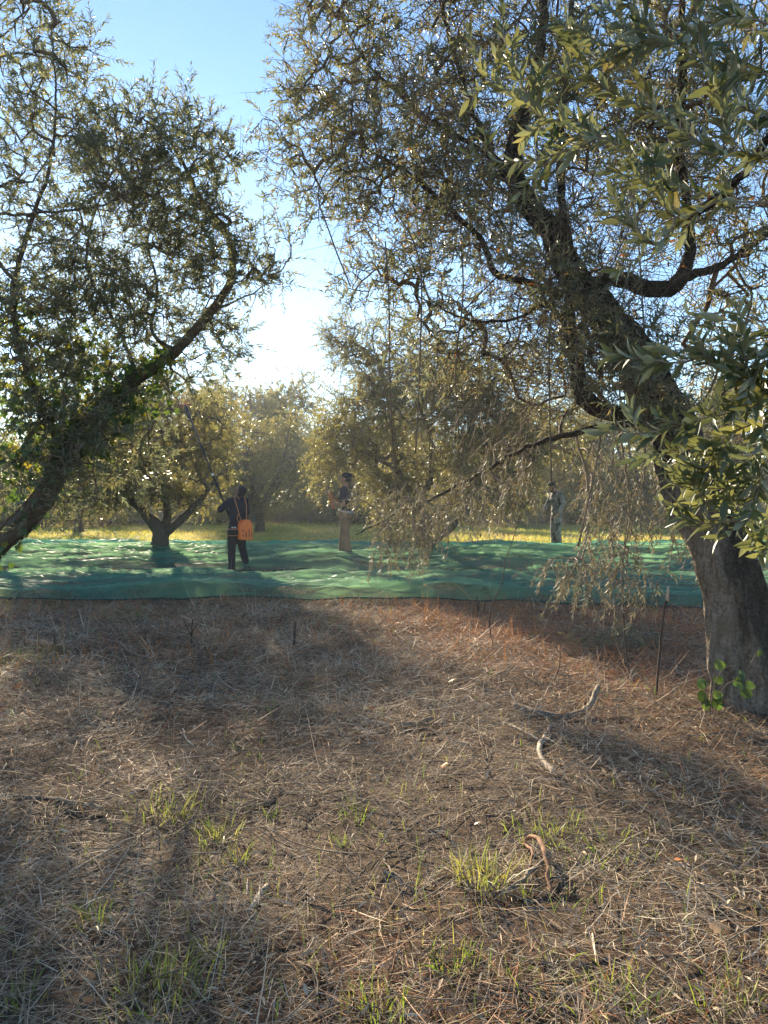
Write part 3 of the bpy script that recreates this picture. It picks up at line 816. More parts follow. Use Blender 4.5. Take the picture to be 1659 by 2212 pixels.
def dry_clusters():
    """Drooping, half-dry leafy withes hanging low from the near olive tree."""
    bl = [(1180, 1000, 6.9, 190, 90, 0.5, 130), (1020, 1060, 7.3, 130, 70, 0.4, 110), (890, 1100, 7.9, 90, 60, 0.35, 110), (830, 1150, 8.1, 60, 60, 0.3, 70), (775, 1062, 8.35, 34, 26, 0.2, 22), (900, 1150, 8.0, 70, 60, 0.3, 60),
          (1260, 1130, 6.6, 110, 110, 0.5, 90), (1370, 1100, 6.5, 90, 130, 0.5, 80), (1240, 1230, 6.5, 80, 50, 0.35, 60), (1340, 1230, 6.4, 100, 70, 0.4, 60), (1470, 1080, 6.4, 70, 140, 0.4, 50)]
    T = sample_blobs(bl)
    T = T[T[:, 2] > gz(T[:, 0], T[:, 1]) + 0.32]
    px_ = 829.5 + T[:, 0] / T[:, 1] * FD; py_ = 1076 - (T[:, 2] - CAM_H) / T[:, 1] * FD
    T = T[rng.uniform(size=len(T)) < 0.8]; px_ = 829.5 + T[:, 0] / T[:, 1] * FD; py_ = 1076 - (T[:, 2] - CAM_H) / T[:, 1] * FD
    T = T[~((px_ > 1150) & (px_ < 1250) & (py_ > 910) & (py_ < 1190))]
    px_ = 829.5 + T[:, 0] / T[:, 1] * FD; py_ = 1076 - (T[:, 2] - CAM_H) / T[:, 1] * FD
    T = T[~((px_ < 800) & (py_ > 1085))]
    src = [(P[len(P) // 5:], None) for P, R in (lbR[4], lbR[2])]
    # drooping leaders so that the withes have something to hang on
    leaders = [[(1330, 905, 5.9, .012), (1350, 1000, 6.2, .010), (1360, 1100, 6.4, .008), (1350, 1200, 6.45, .005)],
               [(1240, 935, 6.2, .012), (1270, 1040, 6.4, .010), (1270, 1150, 6.5, .008), (1235, 1225, 6.5, .005)],
               [(1440, 905, 5.84, .012), (1480, 1000, 6.2, .01), (1470, 1120, 6.4, .006)]]
    tw = MB()
    for l in leaders:
        P, R = px_line(l); tube(tw, P, R, 5); src.append((P, None))
    lines, ed, pos, par = grow(src, T, rmin=0.0026)
    for P, R in lines: tube(tw, P, np.minimum(R, 0.02), 4, cap=False)
    D = unit(ed * 0.4 + rng.normal(0, 0.45, T.shape) + np.array((-0.1, 0, -0.9)))
    S = shoots(T, D, rng.uniform(0.15, 0.36, len(T)), droop=0.8, curl=0.35)
    shoot_tubes(tw, S, np.full(len(T), 0.0022), np.full(len(T), 0.001))
    lv = MB()
    shoot_leaves(lv, S, rng.integers(8, 16, len(T)), 0.06, 0.0115, spread=0.6)
    bo = link("drooping_bough", tw.mesh("drooping_bough", M['twig_pale'], baseR), treeR)
    bo["label"] = "pale bare bough drooping towards the net"
    lo = link("dry_foliage", lv.mesh("dry_foliage", M['leaf_dry'], baseR), bo)
    lo["label"] = "dry brown-green leaves hanging in strands"
dry_clusters()

def near_boughs():
    """Large, close sprays of leaves at the right edge, carried by boughs of the same tree."""
    z = lambda x, y, D: ((1400 + x / 3.16) / 1.1573, (700 + y / 3.16) / 1.1573, D, 0.003)
    twA = [[z(1700, 960, 2.05), z(1480, 1020, 2.0), z(1200, 1080, 1.98), z(950, 1135, 1.96), z(740, 1080, 1.96)],
           [z(1700, 1060, 2.1), z(1400, 1190, 2.05), z(1150, 1320, 2.0), z(860, 1350, 1.98)],
           [z(1600, 1100, 2.0), z(1592, 1350, 1.98), z(1570, 1650, 1.97), z(1500, 1850, 1.96), z(1400, 1960, 1.95), z(1240, 2040, 1.95)],
           [z(1330, 1290, 2.02), z(1220, 1410, 2.0), z(1090, 1500, 1.98), z(970, 1515, 1.97)],
           [z(1760, 810, 2.0), z(1560, 790, 1.96), z(1330, 740, 1.93), z(1150, 620, 1.92), z(1085, 470, 1.92), z(1010, 330, 1.93)],
           [z(1120, 610, 1.95), z(920, 655, 1.95), z(640, 625, 1.96), z(380, 580, 1.97)],
           [z(1500, 780, 1.9), z(1450, 560, 1.88), z(1440, 340, 1.88), z(1370, 190, 1.9)],
           [z(1720, 1580, 2.1), z(1480, 1640, 2.05), z(1250, 1650, 2.03), z(1000, 1640, 2.0), z(800, 1560, 2.0)],
           [z(1300, 1650, 2.05), z(1150, 1760, 2.02), z(930, 1790, 2.0), z(760, 1740, 2.0)],
           [z(950, 1135, 1.97), z(760, 1190, 1.98), z(560, 1215, 1.99), z(380, 1130, 2.0)],
           [z(1700, 1250, 2.1), z(1500, 1400, 2.08), z(1400, 1560, 2.05), z(1290, 1700, 2.05)],
           [z(1750, 350, 1.95), z(1650, 500, 1.93), z(1560, 640, 1.92), z(1470, 720, 1.92)],
           [z(1740, 2050, 2.0), z(1620, 2080, 1.98), z(1500, 2030, 1.96)],
           [z(1400, 1900, 2.0), z(1220, 1930, 2.0), z(1060, 1900, 2.0), z(950, 1850, 2.0)],
           [z(1740, 560, 1.9), z(1600, 660, 1.9), z(1520, 800, 1.9), z(1480, 950, 1.9)]]
    lowb = [(1760, 330, 4.6, .03), (1900, 420, 3.6, .026), (1930, 640, 2.7, .022), (1860, 830, 2.25, .016), (1800, 980, 2.1, .012), (1790, 1200, 2.1, .007), (1780, 1350, 2.1, .004)]
    twB = [[(1720, 360, 2.2, .004), (1560, 330, 2.25, .003), (1430, 260, 2.3, .0025), (1300, 190, 2.35, .002), (1160, 150, 2.4, .0015)],
           [(1560, 330, 2.25, .003), (1420, 330, 2.3, .0025), (1290, 300, 2.3, .002), (1170, 250, 2.35, .002), (1040, 150, 2.45, .0015), (1010, 60, 2.45, .001)],
           [(1700, 440, 2.1, .003), (1560, 430, 2.1, .003), (1440, 390, 2.1, .002), (1330, 310, 2.1, .0015), (1240, 290, 2.12, .001)],
           [(1560, 430, 2.1, .003), (1460, 470, 2.1, .002), (1400, 400, 2.1, .0015), (1290, 360, 2.1, .001)],
           [(1720, 150, 2.0, .003), (1600, 160, 2.0, .0025), (1500, 120, 2.05, .002), (1400, 60, 2.1, .0015), (1340, -20, 2.1, .001)],
           [(1720, 260, 2.0, .003), (1620, 240, 2.0, .0025), (1540, 170, 2.0, .002), (1500, 90, 2.0, .001)],
           [(1700, 60, 2.1, .003), (1580, 40, 2.1, .0025), (1460, 90, 2.15, .002), (1320, 100, 2.2, .0015), (1210, 60, 2.25, .001)],
           [(1460, 470, 2.1, .002), (1420, 530, 2.1, .002), (1380, 500, 2.1, .0015), (1320, 420, 2.12, .001)],
           [(1300, 190, 2.35, .002), (1250, 120, 2.35, .0015), (1220, 30, 2.35, .001)],
           [(1290, 300, 2.3, .002), (1180, 340, 2.35, .0015), (1080, 350, 2.4, .001), (1000, 330, 2.4, .001)],
           [(1430, 260, 2.3, .002), (1380, 170, 2.3, .0015), (1330, 60, 2.3, .001)],
           [(1700, 330, 1.95, .003), (1610, 330, 1.95, .002), (1560, 260, 1.95, .0015), (1550, 170, 1.95, .001)],
           [(1170, 250, 2.35, .002), (1120, 170, 2.4, .0015), (1080, 60, 2.4, .001)]]
    upb = [(1830, 20, 2.9, .022), (1820, 120, 2.4, .018), (1790, 250, 2.2, .014), (1760, 400, 2.1, .009), (1760, 470, 2.1, .006)]
    for (main, tws, lab, hi) in ((lowb, twA, "near bough of dark green leaves in front of the trunk", 0.92), (upb, twB, "near bough of sage green leaves at the top right", 1.0)):
        tw = MB(); lv = MB()
        P, R = px_line(main, jitter=0.004); R = R * 0.55; bk = MB(); tube(bk, P, R, 10, rough=0.3)
        for l in tws:
            Q, r = px_line(l, step=0.02, jitter=0.0012)
            # join the twig to its bough
            j = int(np.argmin(np.sum((P - Q[0]) ** 2, 1)))
            if np.linalg.norm(P[j] - Q[0]) < 0.45 and l[0][0] > 1600:
                Q = np.concatenate([smooth_line([P[j], (P[j] + Q[0]) / 2 + np.array((0, 0, .01)), Q[0]], 0.03)[:-1], Q])
            rr = np.linspace(0.0034, 0.0013, len(Q))
            tube(tw, Q, rr, 6)
            # leaf pairs along the outer part of the twig, and short side sprigs
            Ls = np.linalg.norm(np.diff(Q, axis=0), axis=1).sum()
            st = 0.30 if l[0][0] > 1600 else 0.1
            m = 14
            u = np.linspace(0, len(Q) - 1, m)
            S = np.stack([np.interp(u, np.arange(len(Q)), Q[:, c]) for c in range(3)], -1)[None]
            npair = int(max(6, Ls * (1 - st) / 0.021))
            shoot_leaves(lv, S, np.array([npair * 2]), 0.066, 0.0185, fine=True, start=st, spread=0.95, rlo=0.0, rhi=hi)
            ns = int(2 + Ls * 8)
            i0 = rng.integers(int(len(Q) * max(st - .1, .05)), len(Q) - 2, ns)
            dd = unit(Q[i0 + 1] - Q[i0]) * 0.7 + unit(rng.normal(0, 1, (ns, 3))) * 0.8 + np.array((0, 0, 0.25))
            S = shoots(Q[i0], dd, rng.uniform(0.06, 0.16, ns), m=6, droop=0.1, curl=0.25)
            shoot_tubes(tw, S, np.full(ns, 0.0016), np.full(ns, 0.001), k=5)
            shoot_leaves(lv, S, rng.integers(6, 11, ns), 0.060, 0.0165, fine=True, start=0.25, spread=0.85, rlo=0.0, rhi=hi)
        bo = link("bough", bk.mesh("bough", M['bark_far'], baseR, smooth=True), treeR)
        bo["label"] = lab
        link("twigs", tw.mesh("twigs", M['twig_pale'], baseR, smooth=True), bo)
        link("foliage", lv.mesh("foliage", M['leaf_near'], baseR, smooth=True), bo)
near_boughs()

# --- the ivy-grown olive tree at the left edge
L_trunk = [(-292, 1400, 8.3, 0.22), (-210, 1310, 8.25, 0.17), (-110, 1235, 8.2, 0.145), (0, 1165, 8.1, 0.128), (85, 1088, 8.0, 0.115), (140, 985, 8.0, 0.10), (215, 895, 8.0, 0.085), (300, 812, 7.95, 0.066),
           (380, 757, 7.9, 0.052), (455, 675, 7.85, 0.044), (500, 600, 7.8, 0.037), (492, 510, 7.7, 0.030), (440, 440, 7.6, 0.023), (405, 370, 7.5, 0.017), (360, 290, 7.4, 0.011)]
L_limbs = [
    [(150, 985, 8.0, 0.09), (70, 840, 7.8, 0.075), (30, 660, 7.5, 0.06), (60, 500, 7.2, 0.05), (110, 350, 7.0, 0.035), (120, 180, 6.8, 0.02), (110, 60, 6.7, 0.012)],
    [(300, 812, 7.95, 0.06), (250, 700, 7.8, 0.045), (190, 580, 7.6, 0.035), (210, 440, 7.4, 0.025), (270, 320, 7.2, 0.015), (300, 240, 7.1, 0.01)],
    [(40, 620, 7.4, 0.045), (-60, 480, 7.2, 0.04), (60, 462, 7.0, 0.032), (150, 455, 6.9, 0.026), (230, 440, 6.9, 0.018), (290, 400, 6.9, 0.01)],
    [(380, 757, 7.9, 0.05), (330, 720, 7.8, 0.04), (340, 620, 7.7, 0.03), (320, 520, 7.5, 0.022), (350, 430, 7.4, 0.015)],
    [(455, 675, 7.85, 0.04), (530, 640, 7.8, 0.022), (590, 610, 7.8, 0.012), (630, 630, 7.8, 0.006)],
    [(-60, 480, 7.2, 0.04), (0, 400, 7.0, 0.03), (70, 390, 6.9, 0.02), (110, 330, 6.8, 0.012)],
    [(30, 660, 7.5, 0.05), (-120, 560, 7.4, 0.045), (-260, 380, 7.3, 0.035), (-330, 150, 7.2, 0.02)],
]
L_blobs = [(70, 70, 6.9, 90, 150, 0.7, 150), (40, 260, 7.0, 160, 150, 0.8, 230), (180, 130, 7.0, 50, 60, 0.3, 26), (160, 370, 7.1, 170, 140, 0.8, 230), (300, 280, 7.2, 120, 80, 0.5, 130), (390, 290, 7.3, 90, 80, 0.4, 70),
           (330, 400, 7.2, 150, 120, 0.7, 210), (455, 280, 7.3, 40, 35, 0.2, 18), (200, 530, 7.3, 230, 130, 0.8, 330), (430, 480, 7.4, 110, 110, 0.5, 150), (505, 345, 7.3, 40, 25, 0.2, 16), (550, 510, 7.5, 85, 90, 0.4, 75),
           (400, 620, 7.6, 160, 90, 0.6, 170), (575, 590, 7.6, 70, 60, 0.3, 34), (70, 680, 7.6, 170, 150, 0.8, 360), (250, 690, 7.7, 170, 120, 0.7, 290), (120, 860, 7.9, 160, 130, 0.7, 300), (330, 850, 8.3, 140, 110, 0.6, 210),
           (430, 760, 8.2, 110, 80, 0.5, 120), (250, 980, 8.3, 140, 90, 0.6, 160), (60, 1000, 8.2, 120, 90, 0.6, 130), (480, 690, 8.0, 60, 50, 0.4, 40), (110, 1060, 7.6, 130, 90, 0.3, 120), (230, 900, 7.5, 120, 90, 0.3, 90), (-250, 250, 7.2, 220, 380, 1.2, 110), (-300, 700, 7.6, 250, 250, 1.0, 50)]
treeL, baseL, linesL, trL, lbL = build_tree("olive_tree", "leaning olive tree overgrown with ivy at the left edge", L_trunk, L_limbs, L_blobs,
    {'bark': M['bark_far'], 'limb': M['bark_far'], 'twig': M['twig'], 'leaf': M['leaf_left']}, 0.062, 0.0145, clear=((370, 850, 470, 1000, 99), (420, 960, 520, 1100, 99)), dens=0.70, limb_k=0.42, per=(10, 17), bare=0.10, droop=0.15, up=0.25, side=1, trunk_k=24, rough=0.3)

def ivy_leaf_verts():
    # five-lobed outline in the unit square, stalk at the origin, tip at y = 1
    pts = [(0, 0), (0.22, -0.10), (0.42, 0.02), (0.36, 0.22), (0.50, 0.42), (0.26, 0.52), (0.14, 0.72), (0, 1.0), (-0.14, 0.72), (-0.26, 0.52), (-0.50, 0.42), (-0.36, 0.22), (-0.42, 0.02), (-0.22, -0.10)]
    return np.array(pts)

def leaves_outline(mb, b, d, n, size, rnd, outline, cup=0.12):
    d = unit(d); s = unit(np.cross(d, n)); n = np.cross(s, d)
    o = outline; m = len(o)
    ctr = np.array([[0, 0.35]])
    o2 = np.concatenate([o, ctr])
    V = b[:, None] + size[:, None, None] * (o2[None, :, 0, None] * s[:, None] + o2[None, :, 1, None] * d[:, None] - cup * (np.abs(o2[None, :, 0, None]) + 0.5 * o2[None, :, 1, None] ** 2) * n[:, None])
    N = len(b)
    j = np.arange(m)
    T = np.stack([j, (j + 1) % m, np.full(m, m)], -1)
    Tt = (np.arange(N)[:, None, None] * (m + 1) + T[None]).reshape(-1, 3)
    mb.add(V.reshape(-1, 3), None, Tt, rnd=np.repeat(rnd, m + 1))

def build_ivy():
    base = W(150, 1000, 7.85); base[2] = float(gz(base[0], base[1]))
    base = W(-120, 1245, 8.1)
    th = thing("ivy_plant", "green ivy climbing the leaning trunk at the left edge", "ivy", tuple(base))
    P = trL[0]; R = trL[1]
    sel = np.arange(int(len(P) * 0.10), int(len(P) * 0.66))
    tw = MB(); lv = MB()
    for s in range(5):
        ph = rng.uniform(0, 6.28)
        q = []
        T, A, B = frames(P)
        for i in sel[::2]:
            ph += rng.normal(0, 0.35)
            q.append(P[i] + (R[i] + 0.012) * (math.cos(ph) * A[i] + math.sin(ph) * B[i]))
        tube(tw, np.array(q), 0.008, 5)
    link("vine", tw.mesh("vine", M['twig'], base, smooth=True), th)
    c = []
    dens = np.interp(sel / len(P), [0.10, 0.30, 0.38, 0.50, 0.58, 0.66], [0.1, 0.4, 0.7, 0.6, 0.25, 0.0])
    for i, dn in zip(sel, dens):
        k = rng.poisson(15 * dn)
        c.append(P[i] + rng.normal(0, 1, (k, 3)) * (R[i] * 0.55 + 0.13 * dn) + np.array((0, -0.05, 0.02)))
    c.append(sample_blobs([(280, 850, 7.75, 110, 80, 0.4, 190), (190, 890, 7.8, 120, 100, 0.4, 240), (100, 940, 7.85, 100, 90, 0.4, 180), (30, 700, 7.7, 70, 90, 0.3, 150), (40, 850, 7.8, 100, 100, 0.4, 210), (350, 775, 7.8, 50, 35, 0.2, 60), (60, 1000, 7.85, 90, 60, 0.35, 120), (180, 760, 7.8, 90, 60, 0.3, 110)]))
    b = np.concatenate(c)
    N = len(b)
    d = unit(np.array((0, -0.1, -0.7)) + rng.normal(0, 0.5, (N, 3)))
    n = unit(np.array((0, -0.7, 0.5)) + rng.normal(0, 0.55, (N, 3)))
    leaves_outline(lv, b, d, n, rng.uniform(0.04, 0.10, N), rng.uniform(0, 1, N), ivy_leaf_verts())
    link("foliage", lv.mesh("foliage", M['ivy'], base), th)
build_ivy()

# --- the olive tree behind the man with the pole, and the one right of centre
mats_mid = {'bark': M['bark_far'], 'limb': M['bark_far'], 'twig': M['twig'], 'leaf': M['leaf_far']}
treeM = build_tree("olive_tree", "forked olive tree rising from the net left of the man with the pole",
    [(343, 1212, 17.8, 0.27), (344, 1185, 17.8, 0.21), (347, 1150, 17.8, 0.175), (325, 1122, 17.8, 0.12), (300, 1095, 17.8, 0.09), (255, 1062, 17.8, 0.065), (215, 1030, 17.7, 0.045)],
    [[(347, 1160, 17.8, 0.13), (372, 1140, 17.75, 0.10), (405, 1110, 17.7, 0.078), (432, 1080, 17.7, 0.06), (470, 1030, 17.6, 0.04)],
     [(350, 1150, 17.8, 0.11), (362, 1110, 17.9, 0.09), (352, 1060, 18.0, 0.07), (330, 1000, 18.0, 0.05), (320, 930, 18.0, 0.03)],
     [(300, 1095, 17.8, 0.08), (285, 1040, 17.6, 0.06), (270, 980, 17.5, 0.04), (250, 920, 17.5, 0.025)]],
    [(330, 960, 18, 160, 100, 1.5, 340), (480, 930, 18.2, 60, 70, 0.8, 90), (150, 1000, 18, 80, 70, 1.0, 110), (330, 1050, 17.6, 180, 45, 1.3, 190), (220, 1070, 17.4, 70, 40, 0.7, 60), (430, 1070, 17.9, 60, 40, 0.7, 50), (250, 1010, 17.8, 110, 60, 1.3, 190), (430, 960, 18, 80, 90, 1.2, 170), (330, 880, 18, 110, 60, 1.3, 160), (470, 1020, 17.8, 40, 40, 0.7, 50), (220, 930, 18, 80, 60, 1.0, 90)],
    mats_mid, 0.085, 0.024, shoot_len=(0.25, 0.5), dens=1.75, clump_f=1.9, clear=((365, 840, 480, 1000, 17.4), (400, 950, 530, 1110, 17.4)), per=(10, 16), side=1, far=True, trunk_k=16, twig_r=0.003, rmin=0.006, rough=0.3)
treeN = build_tree("olive_tree", "olive tree right of centre with one bare limb leaning out over the net",
    [(906, 1212, 17.9, 0.26), (912, 1185, 17.9, 0.20), (908, 1140, 17.9, 0.17), (902, 1100, 17.9, 0.14), (878, 1060, 17.9, 0.11), (856, 1010, 17.9, 0.09), (850, 940, 18, 0.07), (838, 860, 18.1, 0.05), (820, 780, 18.2, 0.03)],
    [[(915, 1192, 17.85, 0.11), (945, 1165, 17.8, 0.09), (980, 1135, 17.75, 0.08), (1008, 1105, 17.7, 0.065), (1022, 1060, 17.7, 0.045), (1045, 1000, 17.7, 0.03)],
     [(912, 1150, 17.9, 0.10), (950, 1110, 18, 0.08), (985, 1060, 18.1, 0.06), (1000, 980, 18.2, 0.045), (1020, 900, 18.2, 0.03)],
     [(902, 1100, 17.9, 0.09), (930, 1030, 18, 0.07), (930, 950, 18.1, 0.05), (900, 860, 18.2, 0.03)]],
    [(840, 790, 18.3, 120, 110, 1.6, 170), (780, 900, 18, 100, 120, 1.5, 150), (900, 900, 18.2, 150, 120, 1.7, 230), (1010, 850, 18.3, 140, 120, 1.6, 190), (1090, 960, 18.2, 140, 100, 1.6, 210), (740, 1000, 17.8, 80, 90, 1.0, 110),
     (960, 1030, 18.0, 150, 70, 1.4, 150), (1130, 1010, 18.4, 60, 70, 1.1, 60), (740, 740, 18.3, 50, 60, 0.6, 40), (1060, 830, 18.4, 150, 140, 1.5, 180), (1190, 940, 18.6, 100, 120, 1.3, 140), (840, 1060, 17.7, 70, 50, 0.9, 70), (1080, 1080, 18.2, 100, 40, 1.0, 70)],
    mats_mid, 0.085, 0.022, droop=0.7, shoot_len=(0.3, 0.6), dens=2.0, clump_f=1.9, clear=((1155, 985, 1250, 1200, 99), (715, 1020, 795, 1220, 99)), per=(10, 16), side=1, far=True, trunk_k=16, twig_r=0.003, rmin=0.006, rough=0.3)

# --- trees of the grove behind: three builds, copied
def proto_tree(seed, h, wdt, leafmat, n=800, trunk_h=1.2, lean=0.2):
    """A whole small olive tree about the origin; returns meshes (trunk, branches, crown)."""
    global rng
    keep_rng = rng; rng = np.random.default_rng(seed)
    tp = [(0, 0, -0.1), (rng.normal(0, .08), rng.normal(0, .08), 0.5), (lean * rng.normal(), lean * rng.normal(), trunk_h)]
    tl, trr = smooth_line(tp, 0.1, r=[0.26, 0.19, 0.15])
    tb = MB(); tube(tb, tl, trr, 12, rough=0.3, seed=seed)
    keep = [(tl[len(tl) // 2:], None)]
    for i in range(5):
        a = i * 1.257 + rng.normal(0, 0.3)
        e = np.array((math.cos(a) * wdt * rng.uniform(.35, .65), math.sin(a) * wdt * rng.uniform(.35, .65), h * rng.uniform(0.6, 0.85)))
        s = tl[-1 - rng.integers(0, 3)]
        mid = s * 0.5 + e * 0.5 + np.array((math.cos(a), math.sin(a), 0)) * 0.35
        P, R = smooth_line([s, mid, e], 0.12, r=[0.12, 0.075, 0.03])
        tube(tb, P, R, 8, rough=0.2, seed=i); keep.append((P[2:], None))
    bl = []
    for i in range(12):
        a = rng.uniform(0, 6.28); rr = wdt * math.sqrt(rng.uniform(0.02, 0.62)); zz = h * rng.uniform(0.26, 0.84)
        k = 1 - 0.5 * abs(zz / h - 0.5)
        bl.append((math.cos(a) * rr, math.sin(a) * rr, zz, wdt * 0.42 * k, wdt * 0.42 * k, h * 0.16, n // 12))
    T = sample_blobs(bl, px=False)
    lines, ed, pos, par = grow(keep, T, rmin=0.008)
    tw = MB()
    for P, R in lines: tube(tw, P, np.minimum(R, 0.07), 4 if R[0] > 0.02 else 3, cap=False)
    B = np.repeat(T, 2, 0); D = unit(np.repeat(ed, 2, 0) + unit(rng.normal(0, 1, B.shape)) * 1.0 + np.array((0, 0, 0.15)))
    S = shoots(B, D, rng.uniform(0.35, 0.75, len(B)), droop=0.5, curl=0.4)
    shoot_tubes(tw, S, np.full(len(B), 0.005), np.full(len(B), 0.003))
    lv = MB()
    shoot_leaves(lv, S, rng.integers(14, 22, len(B)), 0.115, 0.036, far=True)
    ms = (tb.mesh("trunk", M['bark_far'], smooth=True), tw.mesh("branches", M['twig']), lv.mesh("crown", leafmat))
    rng = keep_rng
    return ms
protos = [proto_tree(101, 5.6, 2.7, M['leaf_far']), proto_tree(102, 5.0, 2.9, M['leaf_far']), proto_tree(103, 6.2, 2.5, M['leaf_far'])]
def grove(spec):
    for (x, D, s, k, label) in spec:
        X = (x - 829.5) * D / FD
        th = thing("olive_tree", label, "tree", (X, D, float(gz(X, D))), rng.uniform(0, 6.28), "olive trees of the grove behind the nets")
        th.scale = (s, s, s * rng.uniform(0.93, 1.07))
        for nm, me in zip(("trunk", "branches", "crown"), protos[k]): link(nm, me, th)
protos.append(proto_tree(104, 5.4, 2.8, M['leaf_far'], n=330))
grove([
    (548, 40.0, 1.36, 0, "hazy far olive tree right above the man with the orange backpack"),
    (650, 46.0, 1.45, 1, "blue-grey far olive tree under the gap of bright sky"),
    (455, 46.0, 1.4, 2, "hazy olive tree behind the raised pole"),
    (770, 43.0, 1.10, 0, "far olive tree behind the man in brown trousers"),
    (1120, 39.0, 1.12, 2, "grove olive tree left of the bearded man"),
    (1250, 42.0, 1.2, 1, "grove olive tree behind the bearded man"),
    (1400, 38.0, 1.15, 0, "grove olive tree right of the bearded man"),
    (1560, 40.0, 1.25, 2, "grove olive tree seen past the near trunk"),
    (985, 44.0, 1.15, 1, "far olive tree behind the bare leaning limb"),
    (1720, 38.0, 1.25, 1, "grove olive tree at the right edge behind the near trunk"),
    (340, 50.0, 1.2, 0, "farthest olive tree between the forked trunk and the pole"),
    (880, 51.0, 1.25, 2, "farthest olive tree between the brown-trousered man and the leaning limb"),
    (1330, 52.0, 1.4, 0, "farthest olive tree between the bearded man and the near trunk"),
    (1190, 50.0, 1.3, 1, "farthest olive tree just left of the bearded man"),
    (560, 29.0, 0.92, 0, "golden-lit olive tree just behind the man with the backpack, its crown near the ground"),
    (170, 30.0, 0.85, 3, "thin olive tree behind the net left of the forked trunk"),
    (25, 19.5, 1.0, 3, "thin olive tree beyond the ivy-grown trunk at the left edge"),
])
def wood():
    """The far wood that closes the view: one mass."""
    lv = MB()
    B = []
    for i in range(110):
        x = -40 + i * 0.92 + rng.normal(0, 0.6); y = 54 + rng.normal(0, 2.0)
        h = rng.uniform(3.4, 5.0) + 1.2 * (abs(x + 6) > 6)
        c = 100
        v = unit(rng.normal(0, 1, (c, 3))) * rng.uniform(0.2, 1, (c, 1)) ** 0.5
        B.append(np.array((x, y, float(gz(x, y)) + h * 0.5)) + v * np.array((1.7, 1.5, h * 0.55)))
    B = np.concatenate(B)
    S = shoots(B, rng.normal(0, 1, B.shape) + np.array((0, 0, .3)), rng.uniform(0.5, 0.9, len(B)), droop=0.3)
    shoot_leaves(lv, S, rng.integers(14, 20, len(B)), 0.24, 0.11, far=True)
    o = link("far_wood", lv.mesh("far_wood", M['leaf_far']))
    o["kind"] = "stuff"; o["label"] = "dim wood closing the view behind the grove"; o["category"] = "wood"
wood()

def shrubs():
    """Low scrub under the grove: separate bushes, copies of two builds."""
    global rng
    builds = []
    for sd in (201, 202):
        keep_rng = rng; rng = np.random.default_rng(sd)
        v = unit(rng.normal(0, 1, (150, 3))) * rng.uniform(0.1, 1, (150, 1)) ** 0.5
        B = np.abs(v * np.array((1.2, 1.0, 1.3)) * np.array((0, 0, 1))) + v * np.array((1.2, 1.0, 0)) + np.array((0, 0, 0.1))
        lv = MB(); tw = MB()
        S = shoots(B, B * 0.6 + rng.normal(0, 0.6, B.shape) + np.array((0, 0, .4)), rng.uniform(0.3, 0.6, len(B)), droop=0.3)
        shoot_leaves(lv, S, rng.integers(14, 20, len(B)), 0.12, 0.045, far=True)
        for i in range(0, 150, 5): tube(tw, smooth_line([B[i] * npv_((0.15, 0.15, 0)), B[i] * npv_((0.6, 0.6, 0.6)), B[i]], 0.2), 0.012, 4)
        builds.append((tw.mesh("stems", M['twig']), lv.mesh("foliage", M['leaf_far']))); rng = keep_rng
    spec = [(95, 33), (160, 36), (225, 34), (300, 37), (420, 38), (480, 40), (600, 41), (690, 40), (760, 38), (830, 39), (930, 37), (1020, 39), (1090, 37), (1170, 38), (1240, 37), (1310, 36), (1390, 38), (1470, 36), (1540, 37), (1620, 35), (20, 34), (-60, 33), (130, 42), (260, 41), (350, 43), (450, 44), (540, 43), (640, 42), (720, 44), (800, 43), (870, 42), (960, 43), (1060, 42), (1140, 43), (1210, 42), (1280, 43)]
    for i, (x, D) in enumerate(spec):
        X = (x - 829.5) * D / FD
        th = thing("shrub", "scrubby bush under the grove olive trees, one of many alike", "shrub", (X, D, float(gz(X, D))), rng.uniform(0, 6.28), "bushes under the grove")
        k_ = rng.uniform(0.85, 1.5); th.scale = (k_, k_, k_ * rng.uniform(0.7, 1.1))
        for nm, me in zip(("stems", "foliage"), builds[i % 2]): link(nm, me, th)
npv_ = np.array
shrubs()

# ------------------------------------------------------------------ ground cover
def blades(mb, b, d, L, w, rnd, arch=0.4):
    """Upright or lying blades: bent strips of two quads."""
    N = len(b); d = unit(d)
    s = unit(np.cross(d, np.array((0, 0, 1.0)) + rng.normal(0, 0.3, (N, 3))))
    g = np.array((0, 0, -1.0))
    ar = np.broadcast_to(np.asarray(arch, float), (N,))
    p0 = b; p1 = b + d * (L * 0.5)[:, None] + g * (ar * L * 0.06)[:, None]; p2 = b + d * L[:, None] + g * (ar * L * 0.35)[:, None]
    V = np.stack([p0 - s * (w * .5)[:, None], p0 + s * (w * .5)[:, None], p1 - s * (w * .45)[:, None], p1 + s * (w * .45)[:, None], p2 - s * (w * .1)[:, None], p2 + s * (w * .1)[:, None]], 1)
    q = np.array([[0, 1, 3, 2], [2, 3, 5, 4]])
    Q = (np.arange(N)[:, None, None] * 6 + q[None]).reshape(-1, 4)
    mb.add(V.reshape(-1, 3), Q, None, rnd=np.repeat(rnd, 6))

def scatter(n, y0, y1, p=2.0, half=0.66, pad=0.6):
    """Ground positions inside the view wedge; p<2 puts more of them near."""
    u = rng.uniform(size=n)
    y = (y0 ** p + u * (y1 ** p - y0 ** p)) ** (1 / p)
    x = rng.uniform(-1, 1, n) * (y * half + pad)
    return x, y

